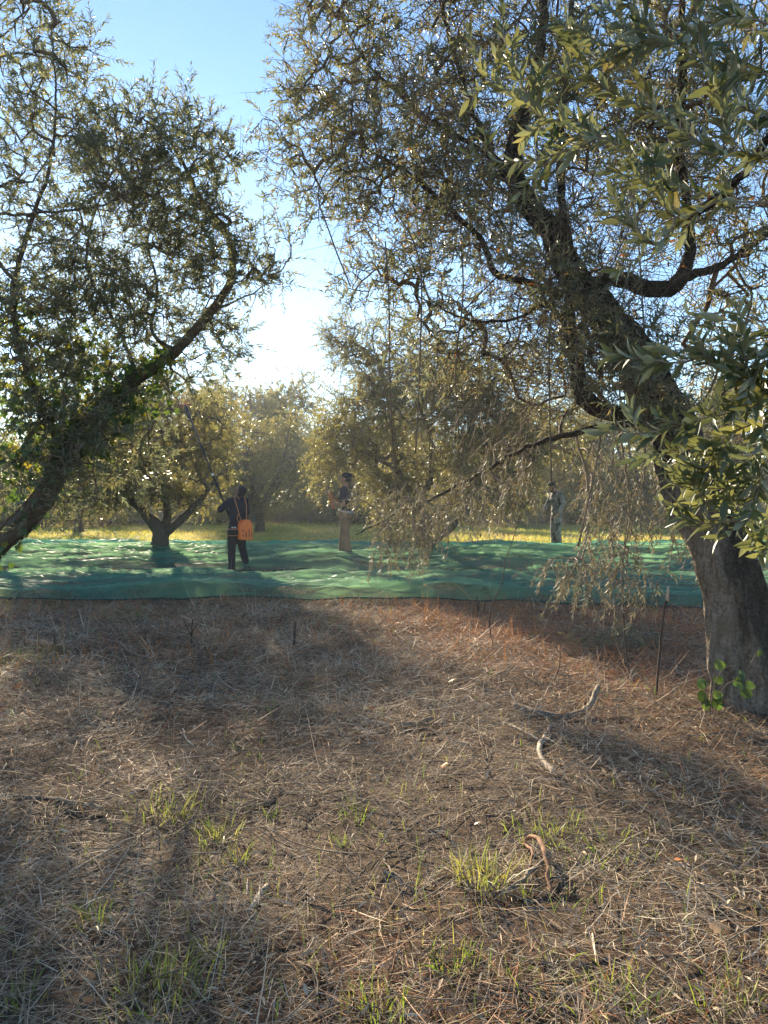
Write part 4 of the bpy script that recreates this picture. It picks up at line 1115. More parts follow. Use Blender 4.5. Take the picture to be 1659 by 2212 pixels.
def litter():
    # dead straw
    mb = MB()
    x, y = scatter(235000, 1.3, 15.2, p=1.2)
    n = len(x)
    sc = np.clip(y / 4.5, 0.8, 2.0)
    L = np.exp(rng.normal(math.log(0.085), 0.65, n)).clip(0.02, 0.42) * sc ** 0.4
    w = np.where(rng.uniform(size=n) < 0.06, rng.uniform(0.004, 0.008, n), rng.uniform(0.0014, 0.0036, n)) * sc
    az = rng.uniform(0, 6.28, n)
    el = np.abs(rng.normal(0, 0.20, n)) + np.where(rng.uniform(size=n) < 0.08, rng.uniform(0.2, 0.9, n), 0)
    d = np.stack([np.cos(az) * np.cos(el), np.sin(az) * np.cos(el), np.sin(el)], -1)
    z = gz(x, y) + rng.uniform(0.0, 0.03, n) + 0.06 * np.clip(fbm(x * 2.2, y * 2.2, 90) - 0.45, 0, 1)
    thin = fbm(x * 1.1, y * 1.1, 94) * 0.6 + fbm(x * 3.2, y * 3.2, 95) * 0.4
    z = z - 0.06 * (thin < 0.40) * (rng.uniform(size=n) < 0.6)
    tone = fbm(x * 0.9, y * 0.7, 91) * 0.55 + fbm(x * 3, y * 3, 92) * 0.45
    rnd = np.clip(rng.beta(1.3, 1.5, n) * 0.95 - 0.03 + (tone - 0.5) * 1.2, 0, 1)
    b = np.stack([x, y, z], -1)
    red = (rng.uniform(size=n) < np.clip(0.08 + 0.16 * sstep(3.2, 5.0, y) + 0.70 * sstep(5.6, 8.0, y) * sstep(-0.5, 1.5, x) + (fbm(x * 0.8, y * 0.8, 93) - 0.5) * 0.8, 0, 0.75))
    blades(mb, b[~red], d[~red], L[~red], w[~red], rnd[~red], arch=rng.normal(0.1, 0.5, (~red).sum()))
    # fallen olive leaves among the straw
    x, y = scatter(16000, 1.6, 15.2, p=1.3)
    kk = rng.uniform(size=len(x)) < 0.08 + 0.75 * sstep(0.52, 0.66, fbm(x * 0.7, y * 0.7, 97)); x, y = x[kk], y[kk]
    m = len(x); az = rng.uniform(0, 6.28, m); el = rng.normal(0.1, 0.2, m)
    d2 = np.stack([np.cos(az) * np.cos(el), np.sin(az) * np.cos(el), np.sin(el)], -1)
    leaf_mesh(mb, np.stack([x, y, gz(x, y) + rng.uniform(0.02, 0.045, m)], -1), d2, np.array((0, 0, 1.0)) + rng.normal(0, 0.35, (m, 3)), rng.uniform(0.035, 0.07, m), rng.uniform(0.007, 0.014, m), rng.uniform(0.2, 0.85, m), bend=rng.normal(0, 0.2, m))
    o = link("straw_litter", mb.mesh("straw_litter", M['straw']))
    o["kind"] = "stuff"; o["label"] = "mown dead straw and fallen olive leaves covering the foreground"; o["category"] = "straw"
    mb = MB()
    blades(mb, b[red], d[red], L[red] * 1.1, w[red], rng.beta(2, 2, red.sum()), arch=rng.normal(0.1, 0.5, red.sum()))
    o = link("rusty_litter", mb.mesh("rusty_litter", M['straw_red']))
    o["kind"] = "stuff"; o["label"] = "rust-coloured dead bracken and needles scattered among the straw"; o["category"] = "straw"
    # twigs
    tw = MB()
    x, y = scatter(3600, 1.6, 11.0, p=1.2)
    m = len(x); az = rng.uniform(0, 6.28, m)
    B = np.stack([x, y, gz(x, y) + rng.uniform(0.015, 0.045, m)], -1)
    S = shoots(B, np.stack([np.cos(az), np.sin(az), rng.normal(0.03, 0.08, m)], -1), np.exp(rng.normal(math.log(0.16), 0.55, m)).clip(0.05, 0.6), m=5, droop=0.05, curl=0.35)
    S[:, :, 2] = np.maximum(S[:, :, 2], gz(S[:, :, 0], S[:, :, 1]) + 0.012)
    r = rng.uniform(0.0015, 0.0042, m)
    shoot_tubes(tw, S, r, r * 0.6, k=5)
    o = link("twig_litter", tw.mesh("twig_litter", M['stick']))
    o["kind"] = "stuff"; o["label"] = "thin broken twigs lying all over the straw"; o["category"] = "twigs"
litter()

def grass_cover():
    mb = MB()
    x, y = scatter(90000, 1.4, 13.0, p=1.3)
    dn = fbm(x * 1.3, y * 1.0, 55) - 0.5
    near = 1 - sstep(2.6, 4.6, y)
    p = np.clip(0.03 + 1.6 * np.clip(dn - 0.02, 0, 1) * (0.25 + 1.1 * near) + 0.24 * near, 0, 1) * (1 + 1.2 * sstep(8.5, 11.5, y) * sstep(1.0, -3.0, x))
    k = rng.uniform(size=len(x)) < p * 0.55
    x, y = x[k], y[k]; n = len(x)
    az = rng.uniform(0, 6.28, n); el = rng.uniform(0.7, 1.5, n)
    d = np.stack([np.cos(az) * np.cos(el), np.sin(az) * np.cos(el), np.sin(el)], -1)
    L = rng.uniform(0.03, 0.13, n)
    blades(mb, np.stack([x, y, gz(x, y)], -1), d, L, rng.uniform(0.002, 0.0042, n) * np.clip(y / 4, 0.9, 2), np.clip(rng.beta(1.6, 2.0, n), 0, 1), arch=rng.uniform(0.2, 1.2, n))
    o = link("grass", mb.mesh("grass", M['grass'])); o["kind"] = "stuff"; o["label"] = "thin green grass sprouting through the dead straw"; o["category"] = "grass"
    # sunlit turf beyond the nets
    mb = MB()
    x, y = scatter(110000, 19.5, 44.0, p=1.2, half=0.72, pad=3)
    n = len(x)
    az = rng.uniform(0, 6.28, n); el = rng.uniform(0.6, 1.45, n)
    d = np.stack([np.cos(az) * np.cos(el), np.sin(az) * np.cos(el), np.sin(el)], -1)
    t = fbm(x * 0.5, y * 0.4, 57)
    L = rng.uniform(0.06, 0.18, n) * (0.6 + 0.9 * t)
    blades(mb, np.stack([x, y, gz(x, y)], -1), d, L, rng.uniform(0.010, 0.020, n), np.clip(rng.beta(2, 2, n) * 0.6 + (t - 0.35) * 1.7, 0, 1), arch=rng.uniform(0.2, 1.2, n))
    o = link("meadow_grass", mb.mesh("meadow_grass", M['meadow'])); o["kind"] = "stuff"; o["label"] = "yellow-green sunlit turf between the nets and the grove"; o["category"] = "grass"
    # tall dry weeds in front of the grove
    mb = MB()
    x, y = scatter(34000, 33.0, 50.0, p=1.2, half=0.72, pad=3)
    k = fbm(x * 0.25, y * 0.25, 58) + 0.22 * sstep(37, 43, y) > 0.6
    x, y = x[k], y[k]; n = len(x)
    az = rng.uniform(0, 6.28, n); el = rng.uniform(1.1, 1.55, n)
    d = np.stack([np.cos(az) * np.cos(el), np.sin(az) * np.cos(el), np.sin(el)], -1)
    blades(mb, np.stack([x, y, gz(x, y)], -1), d, rng.uniform(0.5, 1.15, n), rng.uniform(0.010, 0.024, n), rng.uniform(0, 1, n), arch=rng.uniform(0.1, 0.6, n))
    o = link("dry_weeds", mb.mesh("dry_weeds", M['weeds'])); o["kind"] = "stuff"; o["label"] = "tall pale dry weeds standing at the foot of the grove"; o["category"] = "weeds"
grass_cover()


# ------------------------------------------------------------------ people
def npv(*a): return np.array(a, float)

def cap_mesh(mb, p0, r0, p1, r1, k=14):
    """A tapered capsule."""
    p0 = npv(*p0); p1 = npv(*p1); d = p1 - p0; L = np.linalg.norm(d)
    if L < 1e-6: d = npv(0, 0, 1); L = 1e-6
    d = d / L
    a = np.cross(d, npv(0.3, 0.2, 0.93)); a = a / np.linalg.norm(a); b = np.cross(d, a)
    rings = []
    for t in np.linspace(-math.pi / 2 + 0.25, 0, 4): rings.append((p0 + d * r0 * math.sin(t), r0 * math.cos(t)))
    for t in np.linspace(0, math.pi / 2 - 0.25, 4): rings.append((p1 + d * r1 * math.sin(t), r1 * math.cos(t)))
    th = np.arange(k) / k * 2 * math.pi
    V = np.concatenate([c + r * (np.cos(th)[:, None] * a + np.sin(th)[:, None] * b) for c, r in rings] + [[p0 - d * r0, p1 + d * r1]])
    n = len(rings); i = np.arange(n - 1)[:, None] * k; j = np.arange(k)[None]; j2 = (j + 1) % k
    Q = np.stack([i + j, i + j2, i + k + j2, i + k + j], -1).reshape(-1, 4)
    jj = np.arange(k)
    T = np.concatenate([np.stack([(jj + 1) % k, jj, np.full(k, n * k)], -1), np.stack([(n - 1) * k + jj, (n - 1) * k + (jj + 1) % k, np.full(k, n * k + 1)], -1)])
    mb.add(V, Q, T)

def ell_mesh(mb, c, r, R=None, k=18, m=12):
    th = np.arange(k) / k * 2 * math.pi; ph = np.linspace(-math.pi / 2, math.pi / 2, m + 1)[1:-1]
    P = np.array([[math.cos(p) * math.cos(t), math.cos(p) * math.sin(t), math.sin(p)] for p in ph for t in th] + [[0, 0, -1], [0, 0, 1]]) * npv(*r)
    if R is not None: P = P @ np.asarray(R).T
    n = m - 1; i = np.arange(n - 1)[:, None] * k; j = np.arange(k)[None]; j2 = (j + 1) % k
    Q = np.stack([i + j, i + j2, i + k + j2, i + k + j], -1).reshape(-1, 4); jj = np.arange(k)
    T = np.concatenate([np.stack([(jj + 1) % k, jj, np.full(k, n * k)], -1), np.stack([(n - 1) * k + jj, (n - 1) * k + (jj + 1) % k, np.full(k, n * k + 1)], -1)])
    mb.add(P + npv(*c), Q, T)

def fuse(mb, name, mat, voxel=0.009, smooth=3):
    """One continuous surface round everything collected in mb."""
    me = mb.mesh(name, None)
    o = bpy.data.objects.new(name + "_source", me); COL.objects.link(o)
    md = o.modifiers.new("r", 'REMESH'); md.mode = 'VOXEL'; md.voxel_size = voxel
    sm = o.modifiers.new("s", 'SMOOTH'); sm.factor = 0.5; sm.iterations = smooth
    dg = bpy.context.evaluated_depsgraph_get()
    out = bpy.data.meshes.new_from_object(o.evaluated_get(dg))
    bpy.data.objects.remove(o); bpy.data.meshes.remove(me)
    out.name = name
    out.materials.clear(); out.materials.append(mat)
    out.polygons.foreach_set("use_smooth", np.ones(len(out.polygons), bool))
    return out

def bone2(s, w, l1, l2, hint):
    s = npv(*s); w = npv(*w); d = w - s; L = min(np.linalg.norm(d), (l1 + l2) * 0.999); u = d / np.linalg.norm(d)
    a = (l1 * l1 - l2 * l2 + L * L) / (2 * L); h = math.sqrt(max(l1 * l1 - a * a, 0))
    hv = npv(*hint); hv = hv - u * np.dot(hv, u); hv /= np.linalg.norm(hv)
    return s + u * a + hv * h, s + u * L

def hand_mesh(mb, w, d, pn, side, curl=0.8):
    """Palm, four bent fingers of unequal length and a thumb. d: towards the fingers, pn: the way the palm faces."""
    d = unit(npv(*d)); pn = npv(*pn); pn = unit(pn - d * np.dot(pn, d)); a = np.cross(d, pn) * side
    w = npv(*w)
    knk = w + d * 0.085
    for q, (off, ln) in enumerate(zip((0.030, 0.010, -0.010, -0.029), (0.070, 0.079, 0.073, 0.057))):
        cap_mesh(mb, w + a * off * 0.55 + d * 0.01, 0.014, knk + a * off, 0.0115, 8)
        p = knk + a * off; ang = 0.15
        for seg, bend in zip((0.46, 0.30, 0.24), (1.0, 1.25, 0.7)):
            ang += curl * bend
            dd = d * math.cos(ang) + pn * math.sin(ang) + a * off * (1.2 - curl)
            e = p + dd * ln * seg; cap_mesh(mb, p, 0.0095, e, 0.0085, 8); p = e
    t0 = w + d * 0.022 + a * 0.028; t1 = t0 + (d * 0.55 + a * 0.62 + pn * 0.45) * 0.042; t2 = t1 + unit(d * 0.75 + a * (0.15 - 0.5 * curl) + pn * 0.8) * 0.034; 
    cap_mesh(mb, t0, 0.013, t1, 0.0105, 8); cap_mesh(mb, t1, 0.0105, t2, 0.0085, 8)

def rotx(a):
    c, s_ = math.cos(a), math.sin(a); return np.array([[1, 0, 0], [0, c, -s_], [0, s_, c]])
def rotz(a):
    c, s_ = math.cos(a), math.sin(a); return np.array([[c, -s_, 0], [s_, c, 0], [0, 0, 1]])

class Figure:
    """A standing man 1.74 m tall; +y is the way he faces, -x his left."""
    def __init__(f, J, head_pitch=0.0, head_turn=0.0, curl=(0.8, 0.8), skin=None):
        f.J = J
        R = rotz(head_turn) @ rotx(head_pitch); piv = npv(*J['neck'])
        H = lambda x, y, z: piv + R @ npv(x, y, z)
        f.H = H; f.R = R
        b = MB(); J_ = J
        # trunk and neck
        ell_mesh(b, J['pelvis'], (0.165, 0.115, 0.13)); ell_mesh(b, J['waist'], (0.145, 0.105, 0.17)); ell_mesh(b, J['chest'], (0.172, 0.118, 0.19))
        for s_ in ('l', 'r'):
            cap_mesh(b, J['chest'] + npv(0, 0, 0.12), 0.075, J[s_ + 'sh'], 0.062)
            cap_mesh(b, J[s_ + 'sh'], 0.056, J[s_ + 'el'], 0.042); cap_mesh(b, J[s_ + 'el'], 0.043, J[s_ + 'wr'], 0.027)
            cap_mesh(b, J[s_ + 'hip'], 0.088, J[s_ + 'kn'], 0.056); cap_mesh(b, J[s_ + 'kn'] - npv(0, 0.005, 0.0), 0.056, J[s_ + 'an'] + (J[s_ + 'kn'] - J[s_ + 'an']) * 0.62 - npv(0, 0.015, 0), 0.058)
            cap_mesh(b, J[s_ + 'an'] + (J[s_ + 'kn'] - J[s_ + 'an']) * 0.62 - npv(0, 0.015, 0), 0.056, J[s_ + 'an'], 0.036)
            toe = J[s_ + 'toe']; an = J[s_ + 'an']
            cap_mesh(b, an - npv(0, 0, 0.05) - (toe - an) * npv(.2, .2, 0), 0.033, toe + npv(0, 0, 0.03), 0.026)
        cap_mesh(b, J['chest'] + npv(0, -0.01, 0.14), 0.066, piv + npv(0, 0, 0.01), 0.056)
        cap_mesh(b, piv, 0.056, H(0, 0.015, 0.07), 0.054)
        # head: skull, jaw, nose, brow, lips, ears
        ell_mesh(b, H(0, 0.015, 0.165), (0.076, 0.097, 0.098), R); ell_mesh(b, H(0, 0.045, 0.095), (0.056, 0.066, 0.070), R)
        ell_mesh(b, H(0, 0.095, 0.062), (0.026, 0.020, 0.022), R)
        cap_mesh(b, H(0, 0.110, 0.155), 0.009, H(0, 0.126, 0.118), 0.014, 8); ell_mesh(b, H(0, 0.098, 0.172), (0.052, 0.018, 0.012), R)
        ell_mesh(b, H(0, 0.109, 0.088), (0.024, 0.010, 0.007), R); ell_mesh(b, H(0, 0.107, 0.078), (0.021, 0.010, 0.007), R)
        for q in (-1, 1): ell_mesh(b, H(q * 0.078, 0.008, 0.130), (0.010, 0.020, 0.032), R); ell_mesh(b, H(q * 0.038, 0.080, 0.128), (0.024, 0.022, 0.020), R)
        for (s_, sg, cu) in (('l', 1, curl[0]), ('r', -1, curl[1])):
            hand_mesh(b, J[s_ + 'wr'], J[s_ + 'hd'], J[s_ + 'pn'], sg, cu)
        f.body = b; f.skin = skin
    def place(f, label, loc, rz, scale=1.0):
        th = thing("person", label, "person", tuple(loc), rz); th.scale = (scale,) * 3
        f.th = th
        link("body", fuse(f.body, "body", f.skin, 0.0075, 2), th)
        for q in (-1, 1):
            e = MB(); ell_mesh(e, f.H(q * 0.031, 0.098, 0.146), (0.012, 0.010, 0.008), f.R, 10, 8)
            link("eye", e.mesh("eye", M['eye'], smooth=True), th)
        return th
    def wear(f, name, mb, mat, voxel=0.010, smooth=3, parent=None):
        return link(name, fuse(mb, name, mat, voxel, smooth), parent or f.th)

def joints(**kw):
    J = dict(pelvis=npv(0, 0, 0.93), waist=npv(0, 0, 1.08), chest=npv(0, 0.0, 1.27), neck=npv(0, 0.01, 1.475),
             lsh=npv(-0.185, -0.01, 1.405), rsh=npv(0.185, -0.01, 1.405), lhip=npv(-0.09, 0, 0.90), rhip=npv(0.09, 0, 0.90),
             lkn=npv(-0.11, 0.02, 0.49), rkn=npv(0.11, 0.02, 0.49), lan=npv(-0.12, -0.02, 0.085), ran=npv(0.12, -0.02, 0.085),
             ltoe=npv(-0.15, 0.15, 0.0), rtoe=npv(0.15, 0.15, 0.0))
    for k, v in kw.items(): J[k] = npv(*v)
    return J

def trousers_mesh(J, fat=0.02, hem=0.02, waist_z=0.0, crotch=0.0):
    m = MB()
    ell_mesh(m, J['pelvis'] + npv(0, 0, 0.0), (0.172 + fat * .5, 0.122 + fat * .5, 0.125)); ell_mesh(m, J['pelvis'] - npv(0, 0, 0.08), (0.165 + fat * .5, 0.115 + fat * .5, 0.12))
    if crotch: ell_mesh(m, J['pelvis'] - npv(0, 0, 0.10 + crotch), (0.13, 0.09, 0.16))
    for s_ in 'lr':
        h, k, a = J[s_ + 'hip'], J[s_ + 'kn'], J[s_ + 'an']
        cap_mesh(m, h - npv(0, 0, 0.04), 0.088 + fat, k, 0.062 + fat); cap_mesh(m, k, 0.062 + fat, a + npv(0, 0, 0.02), 0.045 + fat + hem)
        # creases at knee and ankle
        for z_, r_ in ((0.06, 0.07), (0.02, 0.066), (0.33, 0.066)):
            c = a + (k - a) * (z_ / 0.40); ell_mesh(m, c + npv(0, 0.005, 0), (r_ + fat * .6, r_ + fat * .75, 0.018))
    return m

def shoes(f, mat, J, sole=None):
    for s_ in 'lr':
        m = MB(); an, toe = J[s_ + 'an'], J[s_ + 'toe']
        d = (toe - an) * npv(1, 1, 0)
        cap_mesh(m, npv(*an) - npv(0, 0, 0.045) - d * 0.22, 0.042, npv(*toe) + npv(0, 0, 0.035), 0.033); cap_mesh(m, an - npv(0, 0, 0.04), 0.05, an + npv(0, 0, 0.03), 0.047)
        sh = f.wear("shoe", m, mat, 0.008, 2)
        if sole is not None:
            m = MB(); c0 = npv(*an) - d * 0.25; c0[2] = 0.012; c1 = npv(*toe) + d * 0.03; c1[2] = 0.012
            P = np.linspace(c0, c1, 12); u = unit(c1 - c0); s2 = np.cross(u, npv(0, 0, 1))
            wv = 0.040 * np.sqrt(np.clip(1 - (np.linspace(-1, 1, 12) ** 4), 0.05, 1))
            V = np.concatenate([P + s2 * wv[:, None], P - s2 * wv[:, None], P + s2 * wv[:, None] + npv(0, 0, .022), P - s2 * wv[:, None] + npv(0, 0, .022)])
            i = np.arange(11); Q = np.concatenate([np.stack([i, i + 1, i + 13, i + 12], -1), np.stack([i + 24, i + 36, i + 37, i + 25], -1), np.stack([i, i + 24, i + 25, i + 1], -1), np.stack([i + 12, i + 13, i + 37, i + 36], -1)])
            m.add(V, Q); link("sole", m.mesh("sole", sole), sh)

def loft_ring(mb, c, rx, ry, r, k=28, n=6, tilt=0.0):
    """A band round the body: torus of elliptical plan."""
    t = np.linspace(0, 2 * math.pi, k + 1)
    P = np.stack([c[0] + rx * np.cos(t), c[1] + ry * np.sin(t), c[2] + tilt * np.sin(t)], -1)
    tube(mb, P, r, n, cap=False)

# --- man with the pole and the orange backpack
def man_with_pole():
    base = npv(-2.945, 15.4, 0.0); base[2] = float(gz(base[0], base[1])) + 0.035
    rz = math.radians(48); Rw = rotz(rz)
    loc = lambda p: Rw.T @ (npv(*p) - base)
    wld = lambda p: Rw @ npv(*p) + base
    top = loc(W(396, 868, 15.75)); grip = npv(0.03, 0.235, 1.02)
    ax = unit(top - grip)
    g_lo = grip + ax * 0.06; g_hi = grip + ax * 0.36
    J = joints(lan=(-0.13, 0.0, 0.085), ltoe=(-0.16, 0.17, 0.0), ran=(0.17, -0.09, 0.085), rtoe=(0.24, 0.06, 0.0), lkn=(-0.115, 0.03, 0.49), rkn=(0.15, 0.04, 0.49))
    hd_l = unit(npv(0.75, 0.1, 0.15)); hd_r = unit(npv(-0.75, 0.15, 0.1))
    wl_ = g_hi - hd_l * 0.075 - npv(0, 0.03, 0); wr_ = g_lo - hd_r * 0.075 - npv(0, 0.03, 0)
    J['lel'], J['lwr'] = bone2(J['lsh'], wl_, 0.30, 0.26, (-0.8, -0.1, -0.7)); J['rel'], J['rwr'] = bone2(J['rsh'], wr_, 0.30, 0.26, (0.7, -0.3, -0.7))
    J['lhd'] = hd_l; J['rhd'] = hd_r; J['lpn'] = npv(0, 1, 0.1); J['rpn'] = npv(0, 1, 0.1)
    f = Figure(J, head_pitch=math.radians(36), head_turn=math.radians(26), curl=(0.95, 0.95), skin=M['skin_dark'])
    th = f.place("man in black looking up and raising a long pole, orange backpack on his back", base, rz)
    m = MB(); ell_mesh(m, J['chest'], (0.190, 0.135, 0.19)); ell_mesh(m, J['waist'], (0.168, 0.128, 0.19)); ell_mesh(m, J['pelvis'] - npv(0, 0, 0.03), (0.186, 0.138, 0.155))
    for s_ in 'lr':
        cap_mesh(m, J['chest'] + npv(0, 0, 0.12), 0.082, J[s_ + 'sh'], 0.074); e = J[s_ + 'sh'] + (J[s_ + 'el'] - J[s_ + 'sh']) * 0.82
        cap_mesh(m, J[s_ + 'sh'], 0.074, e, 0.068)
    f.wear("shirt", m, M['navy'])
    f.wear("trousers", trousers_mesh(J, 0.022, 0.0, crotch=0.13), M['black'])
    shoes(f, M['boot'], J, M['white'])
    m = MB(); ell_mesh(m, f.H(0, -0.012, 0.178), (0.087, 0.098, 0.098), f.R); ell_mesh(m, f.H(0, -0.03, 0.125), (0.078, 0.075, 0.075), f.R); ell_mesh(m, f.H(0, 0.05, 0.225), (0.06, 0.05, 0.04), f.R)
    f.wear("hair", m, M['hair'], 0.008, 2)

    # battery backpack
    bb = wld((0.04, -0.21, 0.64))
    bp = thing("backpack", "orange battery backpack with dark slots on the back of the man in black", "backpack", tuple(bb), rz + math.radians(-10))
    bm = bmesh.new()
    w2, d2, h = 0.130, 0.075, 0.40
    prof = [(-w2, 0.02), (-w2 + 0.02, 0), (w2 - 0.02, 0), (w2, 0.02), (w2, h - 0.09), (w2 - 0.05, h - 0.015), (w2 - 0.075, h), (-w2 + 0.075, h), (-w2 + 0.05, h - 0.015), (-w2, h - 0.09)]
    fr = [bm.verts.new((x, -d2, z)) for x, z in prof]; bk = [bm.verts.new((x, d2, z)) for x, z in prof]
    bm.faces.new(fr); bm.faces.new(bk[::-1])
    for i in range(len(prof)): j = (i + 1) % len(prof); bm.faces.new((fr[j], fr[i], bk[i], bk[j]))
    bmesh.ops.recalc_face_normals(bm, faces=bm.faces)
    bmesh.ops.bevel(bm, geom=list(bm.edges), offset=0.016, segments=3, affect='EDGES', profile=0.6)
    me = bpy.data.meshes.new("shell"); bm.to_mesh(me); bm.free(); me.materials.append(M['orange'])
    shell = link("shell", me, bp)
    def slot(x, z, w, hh, y=-d2 - 0.0015):
        b2 = bmesh.new(); bmesh.ops.create_cube(b2, size=1.0)
        bmesh.ops.scale(b2, vec=(w, 0.006, hh), verts=b2.verts); bmesh.ops.bevel(b2, geom=list(b2.edges), offset=0.0025, segments=2, affect='EDGES')
        bmesh.ops.translate(b2, vec=(x, y, z), verts=b2.verts)
        me = bpy.data.meshes.new("vent"); b2.to_mesh(me); b2.free(); me.materials.append(M['rubber']); link("vent", me, shell)
    slot(-0.088, 0.185, 0.024, 0.045); slot(-0.088, 0.085, 0.022, 0.05); slot(-0.018, 0.10, 0.022, 0.105); slot(0.045, 0.16, 0.018, 0.10); slot(0.045, 0.075, 0.018, 0.06); slot(0.100, 0.10, 0.015, 0.10)
    m = MB(); tube(m, [(-w2 + .02, -d2 - .001, h - 0.075), (0, -d2 - 0.001, h - 0.07), (w2 - .02, -d2 - .001, h - 0.075)], 0.003, 6)
    link("seam", m.mesh("seam", M['orange_trim']), shell)
    Rb = rotz(math.radians(-10)); tob = lambda p: Rb.T @ (Rw.T @ (wld(p) - bb))
    strap = lambda pts: smooth_line([tob(p) for p in pts], 0.02)
    for pts in ([(-0.05, -0.175, 1.03), (-0.09, -0.155, 1.18), (-0.125, -0.13, 1.33), (-0.125, -0.055, 1.475), (-0.12, 0.07, 1.44), (-0.11, 0.14, 1.30)],
                [(0.09, -0.175, 1.03), (0.105, -0.155, 1.18), (0.12, -0.13, 1.33), (0.125, -0.055, 1.475), (0.12, 0.07, 1.44), (0.11, 0.14, 1.30)]):
        P = strap(pts)
        m = MB(); tube(m, P, 0.020, 8); link("strap", m.mesh("strap", M['rubber'], smooth=True), bp)
        m = MB(); tube(m, P + npv(0.0, -0.017, 0.006), 0.0065, 6); link("piping", m.mesh("piping", M['orange_trim'], smooth=True), bp)
    m = MB(); tube(m, strap([(-0.10, -0.175, 0.99), (-0.13, -0.175, 1.07), (-0.115, -0.175, 1.13), (-0.075, -0.17, 1.14)]), 0.006, 6); link("cable_loop", m.mesh("cable_loop", M['orange_trim'], smooth=True), bp)
    m = MB()
    for dz in np.linspace(-0.045, 0.045, 5): loft_ring(m, tob((0, 0.0, 0.785 + dz)), 0.192, 0.146, 0.018)
    link("hip_belt", m.mesh("hip_belt", M['rubber'], smooth=True), bp)
    for z_ in (0.722, 0.850):
        m = MB(); loft_ring(m, tob((0, 0.0, z_)), 0.201, 0.155, 0.006); link("piping", m.mesh("piping", M['orange_trim'], smooth=True), bp)
    m = MB(); ell_mesh(m, tob((-0.17, -0.075, 0.885)), (0.022, 0.016, 0.016)); ell_mesh(m, tob((-0.135, -0.115, 0.885)), (0.02, 0.016, 0.018)); link("buckle", m.mesh("buckle", M['white'], smooth=True), bp)
    m = MB(); tube(m, strap([(-0.20, 0.0, 0.80), (-0.235, 0.02, 0.62), (-0.26, 0.02, 0.42), (-0.22, 0.0, 0.34)]), 0.005, 5); link("cable", m.mesh("cable", M['rubber'], smooth=True), bp); m = MB(); tube(m, strap([(0.14, -0.19, 0.66), (0.20, -0.18, 0.50), (0.18, -0.16, 0.38), (0.15, -0.1, 0.30)]), 0.005, 5)
    link("cable", m.mesh("cable", M['rubber'], smooth=True), bp)

    # harvesting pole
    A = wld(grip - ax * 0.10); Tp = W(396, 868, 15.75); Lp = np.linalg.norm(Tp - A); u = (Tp - A) / Lp
    hp = thing("harvesting_pole", "long black harvesting pole held up into the forked olive tree", "pole", tuple(A))
    m = MB(); tube(m, [u * 0, u * Lp * 0.34, u * Lp * 0.345], [0.023, 0.023, 0.021], 14); link("grip", m.mesh("grip", M['rubber'], smooth=True), hp)
    m = MB(); tube(m, [u * Lp * 0.33, u * Lp * 0.6, u * Lp * 0.96], [0.0195, 0.018, 0.016], 14); link("shaft", m.mesh("shaft", M['pole'], smooth=True), hp)
    m = MB(); tube(m, [u * Lp * 0.395, u * Lp * 0.4, u * Lp * 0.412, u * Lp * 0.416], [0.02, 0.026, 0.026, 0.02], 14); link("clamp", m.mesh("clamp", M['white'], smooth=True), hp)
    m = MB(); tube(m, [u * Lp * 0.575, u * Lp * 0.59, u * Lp * 0.64, u * Lp * 0.66], [0.02, 0.033, 0.030, 0.02], 14); link("collar", m.mesh("collar", M['rubber'], smooth=True), hp)
    sdv = unit(np.cross(u, npv(0, 1, 0.2)))
    m = MB(); tube(m, [u * Lp * 0.86, u * Lp * 0.88, u * Lp * 0.95, u * Lp * 0.975], [0.02, 0.036, 0.038, 0.02], 14); link("motor", m.mesh("motor", M['pole'], smooth=True), hp)
    m = MB(); tube(m, [u * Lp * 0.96 - sdv * 0.13, u * Lp * 0.975, u * Lp * 0.96 + sdv * 0.13], [0.016, 0.022, 0.016], 8)
    hdr = link("rake_head", m.mesh("rake_head", M['pink'], smooth=True), hp)
    for q in np.linspace(-0.12, 0.12, 9):
        m = MB(); b0 = u * Lp * (0.965) + sdv * q
        tube(m, smooth_line([b0, b0 + u * 0.12 + sdv * q * 0.5, b0 + u * 0.27 + sdv * q * 1.1], 0.04), 0.0045, 5); link("tine", m.mesh("tine", M['pink'], smooth=True), hdr)
man_with_pole()

